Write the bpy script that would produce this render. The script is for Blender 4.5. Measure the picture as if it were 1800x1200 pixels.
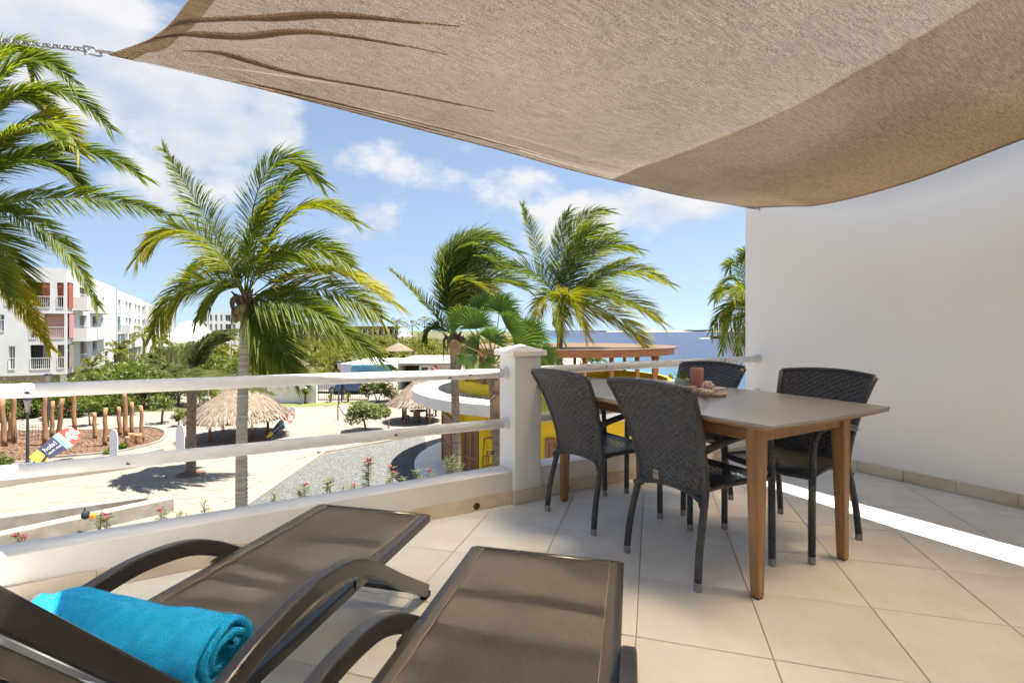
import bpy, bmesh, math, random
from mathutils import Vector, Matrix, noise
for _o in list(bpy.data.objects): bpy.data.objects.remove(_o)
R = math.radians
V3 = Vector
SC = bpy.context.scene
COL = SC.collection
# ---------------------------------------------------------------- camera frame
F, CX, CY, EYE = 862.0, 900.0, 580.0, 6.0
FL = EYE - 1.107                        # terrace floor level above the ground
ANG = R(30.3); CU, SU = math.cos(ANG), math.sin(ANG)
def UV(u, v, h=0.0): return V3((u*CU - v*SU, u*SU + v*CU, FL + h))
def UG(u, v, z=0.0): return V3((u*CU - v*SU, u*SU + v*CU, z))
def G(px, py, z=0.0):
    d = (EYE - z)*F/(py - CY); return V3(((px-CX)/F*d, d, z))
def P(px, py, d): return V3(((px-CX)/F*d, d, EYE - (py-CY)/F*d))

cam = bpy.data.cameras.new('camera'); camo = bpy.data.objects.new('camera', cam); COL.objects.link(camo)
camo.location = (0, 0, EYE); camo.rotation_euler = (R(90), 0, 0)
cam.sensor_fit = 'HORIZONTAL'; cam.sensor_width = 36.0; cam.lens = 36.0*F/1800.0
cam.shift_y = -20.0/1800.0; cam.clip_start = 0.02; cam.clip_end = 20000
SC.camera = camo
SC.render.resolution_x = 1024; SC.render.resolution_y = 682

# ---------------------------------------------------------------- light
SUN_EL, SUN_AZ = 74.0, 90.0             # azimuth from +Y towards +X
SUN_STRENGTH, SKY_STRENGTH, EXPOSURE = 3.5, 0.055, 2.18
sd = V3((math.sin(R(SUN_AZ))*math.cos(R(SUN_EL)), math.cos(R(SUN_AZ))*math.cos(R(SUN_EL)), math.sin(R(SUN_EL))))
sl = bpy.data.lights.new('sun', 'SUN'); sl.energy = SUN_STRENGTH; sl.angle = R(0.53); sl.color = (1.0, 0.94, 0.85)
so = bpy.data.objects.new('sun', sl); COL.objects.link(so); so.location = (0, 0, 40)
so.rotation_euler = sd.to_track_quat('Z', 'Y').to_euler()
SC.view_settings.view_transform = 'Standard'; SC.view_settings.look = 'None'
SC.view_settings.exposure = EXPOSURE; SC.view_settings.gamma = 1.0; SC.view_settings.use_curve_mapping = False
SC.cycles.use_denoising = True
SC.cycles.max_bounces = 6; SC.cycles.diffuse_bounces = 4; SC.cycles.glossy_bounces = 3; SC.cycles.transparent_max_bounces = 12
SC.cycles.sample_clamp_indirect = 6.0
SC.cycles.caustics_reflective = False; SC.cycles.caustics_refractive = True

CLOUD_LEVEL = 3.75                       # cloud brightness before the world strength
def build_world():
    w = bpy.data.worlds.new('World'); SC.world = w; w.use_nodes = True
    w.cycles.sampling_method = 'MANUAL'; w.cycles.sample_map_resolution = 512
    nt = w.node_tree; nt.nodes.clear(); N = nt.nodes.new; L = nt.links.new
    out = N('ShaderNodeOutputWorld'); bg = N('ShaderNodeBackground'); bg.inputs['Strength'].default_value = SKY_STRENGTH
    sky = N('ShaderNodeTexSky'); sky.sky_type = 'NISHITA'; sky.sun_disc = False
    sky.sun_elevation = R(SUN_EL); sky.sun_rotation = R(SUN_AZ); sky.air_density = 1.0; sky.dust_density = 0.2; sky.ozone_density = 1.5
    tc = N('ShaderNodeTexCoord')
    def math_(op, a, b=None, clamp=False):
        n = N('ShaderNodeMath'); n.operation = op; n.use_clamp = clamp
        for i, x in enumerate((a, b)):
            if x is None: continue
            if isinstance(x, (int, float)): n.inputs[i].default_value = x
            else: L(x, n.inputs[i])
        return n.outputs[0]
    D = tc.outputs['Generated']
    lift = N('ShaderNodeVectorMath'); lift.operation = 'MULTIPLY_ADD'; L(D, lift.inputs[0]); lift.inputs[1].default_value = (1, 1, .85); lift.inputs[2].default_value = (0, 0, .20)
    nrmz = N('ShaderNodeVectorMath'); nrmz.operation = 'NORMALIZE'; L(lift.outputs[0], nrmz.inputs[0]); L(nrmz.outputs[0], sky.inputs['Vector'])
    def dot(v):
        n = N('ShaderNodeVectorMath'); n.operation = 'DOT_PRODUCT'; L(D, n.inputs[0]); n.inputs[1].default_value = v
        return n.outputs['Value']
    def fbm(scale, detail, rough, off=(0, 0, 0), dist=0.0):
        mp = N('ShaderNodeMapping'); L(D, mp.inputs['Vector']); mp.inputs['Scale'].default_value = (1, 1, 1.75); mp.inputs['Location'].default_value = off
        n = N('ShaderNodeTexNoise'); L(mp.outputs[0], n.inputs['Vector']); n.inputs['Scale'].default_value = scale
        n.inputs['Detail'].default_value = detail; n.inputs['Roughness'].default_value = rough; n.inputs['Distortion'].default_value = dist
        return n.outputs['Fac']
    blobs = [(90, 50, 320, 115, .275), (330, 185, 200, 45, .21), (375, 292, 120, 55, .36), (690, 287, 75, 28, .30), (765, 243, 95, 22, .2),
             (1100, 360, 240, 50, .32), (640, 405, 65, 36, .24), (290, 355, 80, 34, .26), (950, 305, 50, 20, .24)]
    acc = None
    def vm(op, a, b=None, c=None):
        n = N('ShaderNodeVectorMath'); n.operation = op; L(a, n.inputs[0])
        if b is not None: n.inputs[1].default_value = b
        if c is not None: n.inputs[2].default_value = c
        return n.outputs['Value'] if op == 'LENGTH' else n.outputs[0]
    for px, py, rx, ry, s in blobs:
        c = V3(((px-CX)/F, 1.0, (CY-py)/F)); ln = c.length; c.normalize()
        sx, sz = F/rx*ln*.62, F/ry*ln*.62
        ln_ = vm('LENGTH', vm('MULTIPLY_ADD', D, (sx, sx, sz), (-c.x*sx, -c.y*sx, -c.z*sz)))
        m_ = N('ShaderNodeMapRange'); m_.interpolation_type = 'SMOOTHSTEP'; L(ln_, m_.inputs['Value'])
        m_.inputs['From Min'].default_value = 1.25; m_.inputs['From Max'].default_value = 0; m_.inputs['To Max'].default_value = s
        acc = m_.outputs[0] if acc is None else math_('ADD', acc, m_.outputs[0])
    n1 = fbm(5.0, 6.5, .56, (3.1, 1.7, .4)); n2 = fbm(5.0, 2.5, .56, (3.1 + sd.x*.05, 1.7 + sd.y*.05, .4 + .10))
    cov = math_('ADD', n1, acc)
    mask = math_('MULTIPLY', math_('SUBTRACT', cov, .635), 5.6, True)
    hz = N('ShaderNodeSeparateXYZ'); L(D, hz.inputs[0])
    up = math_('MULTIPLY', math_('SUBTRACT', hz.outputs['Z'], .015), 14.0, True)
    mask = math_('MULTIPLY', mask, up)
    sm = N('ShaderNodeMapRange'); sm.interpolation_type = 'SMOOTHSTEP'; L(mask, sm.inputs['Value']); sm.inputs['To Max'].default_value = .97
    shade = math_('MULTIPLY', math_('ADD', math_('MULTIPLY', math_('SUBTRACT', n1, n2), 3.0), .62), 1.0, True)
    ramp = N('ShaderNodeMix'); ramp.data_type = 'RGBA'; L(shade, ramp.inputs['Factor'])
    k = CLOUD_LEVEL
    ramp.inputs['A'].default_value = (.66*k, .74*k, .88*k, 1); ramp.inputs['B'].default_value = (1.0*k, 1.0*k, 1.02*k, 1)
    mix = N('ShaderNodeMix'); mix.data_type = 'RGBA'; L(sm.outputs[0], mix.inputs['Factor'])
    tintn = N('ShaderNodeMix'); tintn.data_type = 'RGBA'; tintn.blend_type = 'MULTIPLY'; tintn.inputs['Factor'].default_value = 1.0
    L(sky.outputs[0], tintn.inputs['A']); tintn.inputs['B'].default_value = (1.14, 1.0, .86, 1)
    L(tintn.outputs['Result'], mix.inputs['A']); L(ramp.outputs['Result'], mix.inputs['B'])
    L(mix.outputs['Result'], bg.inputs['Color']); L(bg.outputs[0], out.inputs['Surface'])
build_world()

# ---------------------------------------------------------------- helpers
M = {}
def _principled(name):
    m = bpy.data.materials.new(name); m.use_nodes = True; M[name] = m
    nt = m.node_tree; return m, nt, nt.nodes['Principled BSDF'], nt.nodes.new, nt.links.new
def mat(name, c1, c2=None, rough=.6, scale=6.0, detail=5.0, lo=.35, hi=.65, bump=0.0, bscale=60.0, metal=0.0, spec=.4,
        rnd=0.0, stretch=(1, 1, 1), rough_var=0.0, c3=None, s3=2.0):
    m, nt, b, N, L = _principled(name)
    b.inputs['Roughness'].default_value = rough; b.inputs['Metallic'].default_value = metal
    b.inputs['Specular IOR Level'].default_value = spec
    tc = N('ShaderNodeTexCoord'); mp = N('ShaderNodeMapping'); L(tc.outputs['Object'], mp.inputs['Vector']); mp.inputs['Scale'].default_value = stretch
    c2 = c2 or c1
    nz = N('ShaderNodeTexNoise'); L(mp.outputs[0], nz.inputs['Vector']); nz.inputs['Scale'].default_value = scale; nz.inputs['Detail'].default_value = detail
    nz.inputs['Roughness'].default_value = .6
    mr = N('ShaderNodeMapRange'); L(nz.outputs['Fac'], mr.inputs['Value']); mr.inputs['From Min'].default_value = lo; mr.inputs['From Max'].default_value = hi
    mx = N('ShaderNodeMix'); mx.data_type = 'RGBA'; L(mr.outputs[0], mx.inputs['Factor'])
    mx.inputs['A'].default_value = (*c1, 1); mx.inputs['B'].default_value = (*c2, 1)
    col = mx.outputs['Result']
    if c3:
        n3 = N('ShaderNodeTexNoise'); L(mp.outputs[0], n3.inputs['Vector']); n3.inputs['Scale'].default_value = s3; n3.inputs['Detail'].default_value = 6
        m3 = N('ShaderNodeMapRange'); L(n3.outputs['Fac'], m3.inputs['Value']); m3.inputs['From Min'].default_value = .52; m3.inputs['From Max'].default_value = .72
        x3 = N('ShaderNodeMix'); x3.data_type = 'RGBA'; L(m3.outputs[0], x3.inputs['Factor']); L(col, x3.inputs['A']); x3.inputs['B'].default_value = (*c3, 1)
        col = x3.outputs['Result']
    if rnd:
        oi = N('ShaderNodeObjectInfo'); r1 = N('ShaderNodeMapRange'); L(oi.outputs['Random'], r1.inputs['Value'])
        r1.inputs['To Min'].default_value = 1-rnd; r1.inputs['To Max'].default_value = 1+rnd
        hv = N('ShaderNodeHueSaturation'); L(col, hv.inputs['Color']); L(r1.outputs[0], hv.inputs['Value']); col = hv.outputs[0]
    L(col, b.inputs['Base Color'])
    if rough_var:
        rr = N('ShaderNodeMapRange'); L(nz.outputs['Fac'], rr.inputs['Value']); rr.inputs['From Min'].default_value = .3; rr.inputs['From Max'].default_value = .7
        rr.inputs['To Min'].default_value = rough-rough_var; rr.inputs['To Max'].default_value = rough+rough_var; L(rr.outputs[0], b.inputs['Roughness'])
    if bump:
        nb = N('ShaderNodeTexNoise'); L(mp.outputs[0], nb.inputs['Vector']); nb.inputs['Scale'].default_value = bscale; nb.inputs['Detail'].default_value = 4
        bp = N('ShaderNodeBump'); L(nb.outputs['Fac'], bp.inputs['Height']); bp.inputs['Strength'].default_value = bump; bp.inputs['Distance'].default_value = .01
        L(bp.outputs[0], b.inputs['Normal'])
    return m
def leaf_mat(name, dark, light, yellow, trans=.35, rough=.45):
    m, nt, b, N, L = _principled(name)
    at = N('ShaderNodeAttribute'); at.attribute_name = 'tint'
    cr = N('ShaderNodeValToRGB'); L(at.outputs['Fac'], cr.inputs['Fac'])
    e = cr.color_ramp.elements; e[0].position = 0; e[0].color = (*dark, 1); e[1].position = 1; e[1].color = (*yellow, 1)
    x = e.new(.55); x.color = (*light, 1)
    b.inputs['Roughness'].default_value = rough; b.inputs['Specular IOR Level'].default_value = .35
    L(cr.outputs[0], b.inputs['Base Color'])
    tr = N('ShaderNodeBsdfTranslucent'); hv = N('ShaderNodeHueSaturation'); L(cr.outputs[0], hv.inputs['Color'])
    hv.inputs['Saturation'].default_value = 1.1; hv.inputs['Value'].default_value = 1.5; L(hv.outputs[0], tr.inputs['Color'])
    ms = N('ShaderNodeMixShader'); ms.inputs['Fac'].default_value = trans
    L(b.outputs[0], ms.inputs[1]); L(tr.outputs[0], ms.inputs[2]); L(ms.outputs[0], nt.nodes['Material Output'].inputs['Surface'])
    return m

class MB:
    """collects geometry for one mesh"""
    def __init__(self): self.v = []; self.f = []; self.t = None; self.mi = None
    def add(self, vs, fs):
        o = len(self.v); self.v.extend(tuple(x) for x in vs); self.f.extend(tuple(i+o for i in f) for f in fs)
    def box(self, x0, x1, y0, y1, z0, z1):
        self.add([(x0,y0,z0),(x1,y0,z0),(x1,y1,z0),(x0,y1,z0),(x0,y0,z1),(x1,y0,z1),(x1,y1,z1),(x0,y1,z1)],
                 [(0,3,2,1),(4,5,6,7),(0,1,5,4),(1,2,6,5),(2,3,7,6),(3,0,4,7)])
    def obox(self, o, ex, ey, ez):
        o, ex, ey, ez = V3(o), V3(ex), V3(ey), V3(ez)
        self.add([o, o+ex, o+ex+ey, o+ey, o+ez, o+ex+ez, o+ex+ey+ez, o+ey+ez],
                 [(0,3,2,1),(4,5,6,7),(0,1,5,4),(1,2,6,5),(2,3,7,6),(3,0,4,7)])
    def quad(self, a, b, c, d): self.add([a, b, c, d], [(0, 1, 2, 3)])
    def prism(self, pts, z0, z1):
        n = len(pts); vs = [(p[0], p[1], z0) for p in pts]+[(p[0], p[1], z1) for p in pts]
        self.add(vs, [tuple(range(n-1, -1, -1)), tuple(range(n, 2*n))]+[(i, (i+1) % n, n+(i+1) % n, n+i) for i in range(n)])
    def rings(self, rings, closed=True, caps=True):
        n = len(rings[0]); o = len(self.v)
        for r in rings: self.v.extend(tuple(x) for x in r)
        for k in range(len(rings)-1):
            for i in range(n if closed else n-1):
                j = (i+1) % n; self.f.append((o+k*n+i, o+k*n+j, o+(k+1)*n+j, o+(k+1)*n+i))
        if caps and closed:
            self.f.append(tuple(o+i for i in range(n-1, -1, -1))); m = o+(len(rings)-1)*n; self.f.append(tuple(m+i for i in range(n)))
    def tube(self, pts, rad, n=8, caps=True):
        pts = [V3(p) for p in pts]; rs = rad if isinstance(rad, (list, tuple)) else [rad]*len(pts)
        rg = []; up = None
        for i, p in enumerate(pts):
            t = (pts[min(i+1, len(pts)-1)] - pts[max(i-1, 0)]).normalized()
            if up is None: up = V3((0, 0, 1)) if abs(t.z) < .9 else V3((1, 0, 0))
            s = t.cross(up).normalized(); up = s.cross(t).normalized()
            rg.append([p + (s*math.cos(2*math.pi*k/n) + up*math.sin(2*math.pi*k/n))*rs[i] for k in range(n)])
        self.rings(rg, True, caps)
    def bar(self, pts, w, h, side):
        """rectangular section swept along pts; side = constant sideways axis, w along it, h across"""
        pts = [V3(p) for p in pts]; side = V3(side).normalized(); rg = []
        for i, p in enumerate(pts):
            t = (pts[min(i+1, len(pts)-1)] - pts[max(i-1, 0)]).normalized(); n = side.cross(t).normalized()
            rg.append([p - side*w/2 - n*h/2, p + side*w/2 - n*h/2, p + side*w/2 + n*h/2, p - side*w/2 + n*h/2])
        self.rings(rg)
    def lathe(self, prof, n=24, c=(0, 0), caps=True):
        self.rings([[(c[0]+r*math.cos(2*math.pi*k/n), c[1]+r*math.sin(2*math.pi*k/n), z) for k in range(n)] for r, z in prof], True, caps)
    def grid(self, fn, nu, nv):
        o = len(self.v)
        for j in range(nv+1):
            for i in range(nu+1): self.v.append(tuple(fn(i/nu, j/nv)))
        for j in range(nv):
            for i in range(nu):
                a = o+j*(nu+1)+i; self.f.append((a, a+1, a+nu+2, a+nu+1))
    def build(self, name, m, parent=None, smooth=False, bevel=0.0, kind=None, loc=None, rotz=0.0, fix=True):
        me = bpy.data.meshes.new(name); me.from_pydata(self.v, [], self.f); me.update()
        if fix:
            b = bmesh.new(); b.from_mesh(me); bmesh.ops.recalc_face_normals(b, faces=b.faces); b.to_mesh(me); b.free()
        if self.t is not None:
            a = me.attributes.new('tint', 'FLOAT', 'POINT'); a.data.foreach_set('value', self.t)
        for mm in (m if isinstance(m, (list, tuple)) else [m]): me.materials.append(M[mm])
        if self.mi: me.polygons.foreach_set('material_index', self.mi)
        if smooth: me.polygons.foreach_set('use_smooth', [True]*len(me.polygons))
        return link(name, me, parent, bevel, kind, loc, rotz)
def link(name, me, parent=None, bevel=0.0, kind=None, loc=None, rotz=0.0):
    o = bpy.data.objects.new(name, me); COL.objects.link(o)
    if parent is not None: o.parent = parent
    if loc is not None: o.location = loc
    if rotz: o.rotation_euler.z = rotz
    if bevel:
        md = o.modifiers.new('bevel', 'BEVEL'); md.width = bevel; md.segments = 2; md.limit_method = 'ANGLE'; md.angle_limit = R(40)
        md.harden_normals = False
    if kind: o['kind'] = kind
    return o
def tag(o, label=None, cat=None, group=None, kind=None):
    if label: o['label'] = label
    if cat: o['category'] = cat
    if group: o['group'] = group
    if kind: o['kind'] = kind
    return o
def thing(name, label, cat, loc=(0, 0, 0), rotz=0.0, group=None):
    o = bpy.data.objects.new(name, None); COL.objects.link(o); o.location = loc; o.rotation_euler.z = rotz; o.empty_display_size = .2
    return tag(o, label, cat, group)
def dup(root, loc, rotz=0.0, label=None, group=None, scale=None):
    def cp(o, par):
        c = o.copy(); COL.objects.link(c); c.parent = par
        for ch in list(o.children): cp(ch, c)
        return c
    r = cp(root, None); r.location = loc; r.rotation_euler.z = rotz
    if scale: r.scale = (scale,)*3 if isinstance(scale, (int, float)) else scale
    if label: r['label'] = label
    if group: r['group'] = group
    return r
def text(name, body, size, m, parent, mx, extrude=.002, align='CENTER'):
    c = bpy.data.curves.new(name, 'FONT'); c.body = body; c.size = size; c.extrude = extrude; c.align_x = align; c.align_y = 'CENTER'
    o = bpy.data.objects.new(name, c); COL.objects.link(o); bpy.context.view_layer.update()
    me = bpy.data.meshes.new_from_object(o); bpy.data.objects.remove(o); me.materials.clear(); me.materials.append(M[m])
    r = link(name, me, parent); r.matrix_local = mx; return r
def catmull(pts, n):
    pts = [V3(p) for p in pts]; P_ = [pts[0]*2-pts[1]]+pts+[pts[-1]*2-pts[-2]]; seg = len(pts)-1; out = []
    for k in range(n+1):
        x = k/n*seg; i = min(int(x), seg-1); t = x-i; a, b, c, d = P_[i:i+4]
        out.append(.5*((2*b)+(c-a)*t+(2*a-5*b+4*c-d)*t*t+(3*b-a-3*c+d)*t**3))
    return out
# ---------------------------------------------------------------- materials
mat('plaster', (.80, .775, .735), (.74, .71, .66), rough=.75, scale=2.2, bump=.09, bscale=70, c3=(.69, .65, .585), s3=1.1)
mat('plaster_smooth', (.90, .88, .84), (.88, .855, .81), rough=.6, scale=1.4, bump=.10, bscale=7, c3=(.86, .83, .785), s3=.7)
mat('rail_paint', (.80, .79, .77), (.74, .725, .69), rough=.38, scale=9, bump=.05, bscale=120, spec=.5)
mat('rail_chip', (.05, .045, .04), (.12, .09, .07), rough=.8, scale=60)
mat('skirting', (.68, .60, .47), (.60, .515, .385), rough=.55, scale=7, bump=.1, bscale=80, rnd=.05, c3=(.50, .40, .26), s3=4)
mat('grout', (.40, .335, .25), (.31, .255, .185), rough=.9, scale=30)
mat('tile', (.745, .735, .70), (.70, .68, .635), rough=.5, scale=5.5, detail=8, bump=.12, bscale=130, rnd=.055, c3=(.675, .63, .565), s3=3.0, rough_var=.12, spec=.45)
mat('drain_dark', (.02, .014, .01), (.06, .035, .02), rough=.9, scale=40)
mat('stain', (.50, .40, .27), (.58, .5, .37), rough=.9, scale=40)
mat('teak', (.34, .185, .075), (.225, .115, .045), rough=.48, scale=5, detail=8, stretch=(10, 10, .9), bump=.15, bscale=30, spec=.4)
mat('teak_side', (.34, .185, .075), (.225, .115, .045), rough=.48, scale=5, detail=8, stretch=(10, .9, 10), bump=.15, bscale=30, spec=.4)
mat('tabletop', (.205, .208, .214), (.215, .217, .222), rough=.30, scale=60, spec=.5)
mat('table_edge', (.07, .07, .07), rough=.5)
mat('wicker', (.018, .018, .020), (.075, .073, .072), rough=.33, scale=70, detail=3, bump=.0, spec=.55)
mat('wicker_round', (.018, .018, .020), (.055, .054, .054), rough=.42, scale=110, detail=2, bump=.9, bscale=95, spec=.55)
mat('foot_grey', (.28, .27, .26), (.2, .19, .185), rough=.5, scale=40)
mat('rubber', (.02, .02, .02), rough=.7)
mat('tag', (.42, .36, .27), (.36, .3, .22), rough=.7, scale=60)
mat('ink', (.05, .045, .04), rough=.7)
mat('lounger_metal', (.020, .018, .018), (.030, .027, .026), rough=.33, scale=25, spec=.55, bump=.03, bscale=300, rough_var=.06)
mat('lounger_floorlit', (.13, .115, .10), (.09, .08, .07), rough=.42, scale=14, spec=.5)  # paler tan copy of the metal, warm floor light put into its colour
mat('candle', (.36, .165, .115), (.42, .20, .145), rough=.5, scale=20)
mat('wick', (.05, .04, .03), rough=.9)
mat('shell', (.74, .66, .57), (.30, .18, .13), rough=.6, scale=55, bump=.9, bscale=90, rnd=.18, c3=(.55, .40, .33), s3=30)
mat('tray', (.66, .56, .46), (.30, .19, .14), rough=.7, scale=45, bump=.6, bscale=40)
mat('pot_glass', (.42, .50, .43), (.5, .56, .48), rough=.25, scale=8)
mat('steel', (.32, .32, .32), (.22, .22, .22), rough=.35, metal=.9, scale=50)
mat('sand', (.25, .216, .176), (.216, .184, .148), rough=.95, scale=.6, detail=9, bump=.35, bscale=14, c3=(.27, .236, .195), s3=.15)
mat('paving', (.255, .222, .182), (.222, .19, .154), rough=.9, scale=1.5, detail=8, bump=.2, bscale=30, rnd=.05)
mat('grove_floor', (.075, .08, .028), (.13, .12, .055), rough=.95, scale=.15, detail=8)
mat('mulch', (.17, .10, .062), (.095, .055, .036), rough=.95, scale=22, detail=6, bump=.8, bscale=40)
mat('mulch_chip', (.24, .145, .09), (.10, .058, .038), rough=.95, scale=7, rnd=.2)
mat('gravel', (.15, .15, .146), (.125, .125, .122), rough=.95, scale=34, detail=4, bump=.7, bscale=45)
mat('concrete', (.36, .33, .285), (.25, .225, .19), rough=.9, scale=1.7, detail=8, bump=.3, bscale=25, c3=(.19, .165, .135), s3=1.2)
mat('concrete_top', (.37, .335, .275), (.32, .285, .23), rough=.9, scale=1.7, detail=8, bump=.3, bscale=25)
mat('house_white', (.66, .65, .635), (.6, .59, .575), rough=.8, scale=.5, detail=6)
mat('white_metal', (.72, .72, .70), rough=.45)
mat('loggia_red', (.36, .085, .04), (.42, .11, .055), rough=.8, scale=1)
mat('loggia_pink', (.46, .22, .19), (.5, .25, .22), rough=.8, scale=1)
mat('loggia_grey', (.22, .19, .165), (.27, .23, .2), rough=.8, scale=1)
mat('loggia_green', (.03, .13, .09), (.04, .16, .11), rough=.8, scale=1)
mat('loggia_white', (.55, .5, .45), rough=.8)
mat('pane', (.045, .05, .055), (.07, .075, .08), rough=.08, scale=2, spec=.7)
mat('ground_floor_wall', (.40, .36, .30), (.34, .3, .25), rough=.85, scale=1)
mat('tent_cloth', (.55, .55, .545), rough=.7)
mat('yellow_paint', (.80, .56, .012), (.72, .49, .012), rough=.7, scale=1.3, detail=7, bump=.1, bscale=40)
mat('roof_white', (.36, .325, .275), (.30, .265, .22), rough=.85, scale=.8, detail=8, c3=(.27, .235, .19), s3=.5)
mat('shutter_wood', (.31, .155, .078), (.22, .105, .052), rough=.55, scale=5, stretch=(6, 6, .8), bump=.2, bscale=25)
mat('pergola_wood', (.40, .155, .05), (.28, .10, .032), rough=.55, scale=3, stretch=(1, 1, 6), bump=.2, bscale=20)
mat('deck_wood', (.23, .15, .095), (.17, .108, .066), rough=.7, scale=2, stretch=(.6, 9, 1))
mat('log', (.36, .20, .10), (.24, .13, .065), rough=.8, scale=3.5, stretch=(4, 4, .8), bump=.5, bscale=14, rnd=.14, c3=(.18, .1, .05), s3=2)
mat('log_end', (.50, .34, .18), (.4, .26, .13), rough=.8, scale=8)
mat('lamp_metal', (.045, .048, .055), rough=.5)
mat('lamp_glass', (.42, .42, .44), (.5, .5, .5), rough=.3)
mat('sign_white', (.70, .69, .72), (.66, .65, .68), rough=.5)
mat('flag_yellow', (.68, .46, .06), rough=.7)
mat('flag_navy', (.045, .05, .095), rough=.7)
mat('flag_teal', (.20, .35, .33), rough=.7)
mat('flag_cream', (.74, .68, .56), rough=.7)
mat('flag_red', (.68, .085, .06), rough=.7)
mat('text_white', (.75, .75, .72), rough=.7)
mat('thatch', (.22, .17, .12), (.14, .105, .07), rough=.95, scale=4, detail=8, bump=1.0, bscale=18)
mat('iron', (.02, .02, .022), rough=.5)
mat('car_blue', (.05, .10, .22), rough=.25, spec=.6)
mat('car_white', (.6, .61, .62), rough=.25, spec=.6)
mat('turquoise', (.12, .34, .42), (.14, .37, .45), rough=.7, scale=2)
mat('brown_dark', (.10, .06, .04), rough=.8)
mat('terracotta', (.30, .14, .075), (.24, .11, .06), rough=.85, scale=.5)
mat('hotel_wall', (.42, .31, .21), (.36, .26, .17), rough=.85, scale=.3)
mat('sign_red', (.62, .02, .035), rough=.6)
mat('grass', (.11, .135, .035), (.17, .17, .06), rough=.95, scale=3, detail=8, bump=.6, bscale=20)
mat('palm_trunk', (.32, .26, .195), (.17, .13, .095), rough=.9, scale=1.5, detail=4, stretch=(.5, .5, 9), bump=.8, bscale=3)
mat('palm_trunk_pale', (.50, .44, .36), (.30, .25, .195), rough=.9, scale=1.5, detail=4, stretch=(.5, .5, 9), bump=.8, bscale=3, c3=(.24, .195, .15), s3=2.2)
mat('date_trunk', (.27, .21, .155), (.15, .11, .08), rough=.95, scale=9, bump=1.0, bscale=14)
mat('fibre', (.17, .105, .06), (.09, .055, .035), rough=.95, scale=15, bump=.8, bscale=30)
mat('coconut', (.12, .13, .03), (.2, .14, .04), rough=.5, scale=5)
mat('bark', (.16, .12, .085), (.1, .075, .05), rough=.9, scale=10)
mat('oleander_pink', (.30, .012, .045), (.42, .05, .09), rough=.7, scale=30)
mat('bougain', (.55, .03, .10), rough=.7)
mat('blossom', (.72, .58, .48), (.68, .45, .38), rough=.7, scale=8)
mat('island_green', (.16, .19, .10), (.22, .22, .13), rough=.95, scale=.02)
mat('beach', (.48, .42, .33), rough=.95)
mat('boat_hull', (.075, .04, .04), (.12, .06, .055), rough=.5, scale=1)
mat('boat_white', (.7, .7, .68), rough=.4)
mat('foam', (.8, .82, .84), rough=.8)
mat('orange_cloth', (.75, .30, .03), rough=.7)
mat('black_cloth', (.015, .02, .025), rough=.7)
leaf_mat('coco_leaf', (.070, .110, .014), (.160, .200, .020), (.36, .30, .02), .50, .55)
leaf_mat('coco_back', (.060, .100, .018), (.130, .170, .025), (.30, .26, .035), .48, .55)
leaf_mat('date_leaf', (.070, .088, .028), (.14, .16, .055), (.27, .24, .09), .40)
leaf_mat('fan_leaf', (.035, .075, .014), (.090, .150, .025), (.34, .30, .05), .40)
leaf_mat('far_leaf', (.080, .098, .014), (.175, .185, .028), (.33, .28, .06), .42)
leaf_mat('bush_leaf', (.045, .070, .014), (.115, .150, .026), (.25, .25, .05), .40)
leaf_mat('pale_leaf', (.11, .14, .045), (.21, .24, .09), (.44, .45, .24), .42)
leaf_mat('grey_leaf', (.085, .115, .042), (.18, .22, .09), (.42, .43, .26), .40)
leaf_mat('dead_leaf', (.12, .07, .035), (.26, .17, .085), (.42, .31, .17), .3, .8)
leaf_mat('thatch_straw', (.15, .112, .078), (.26, .212, .155), (.36, .31, .25), .10, .9)

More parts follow.
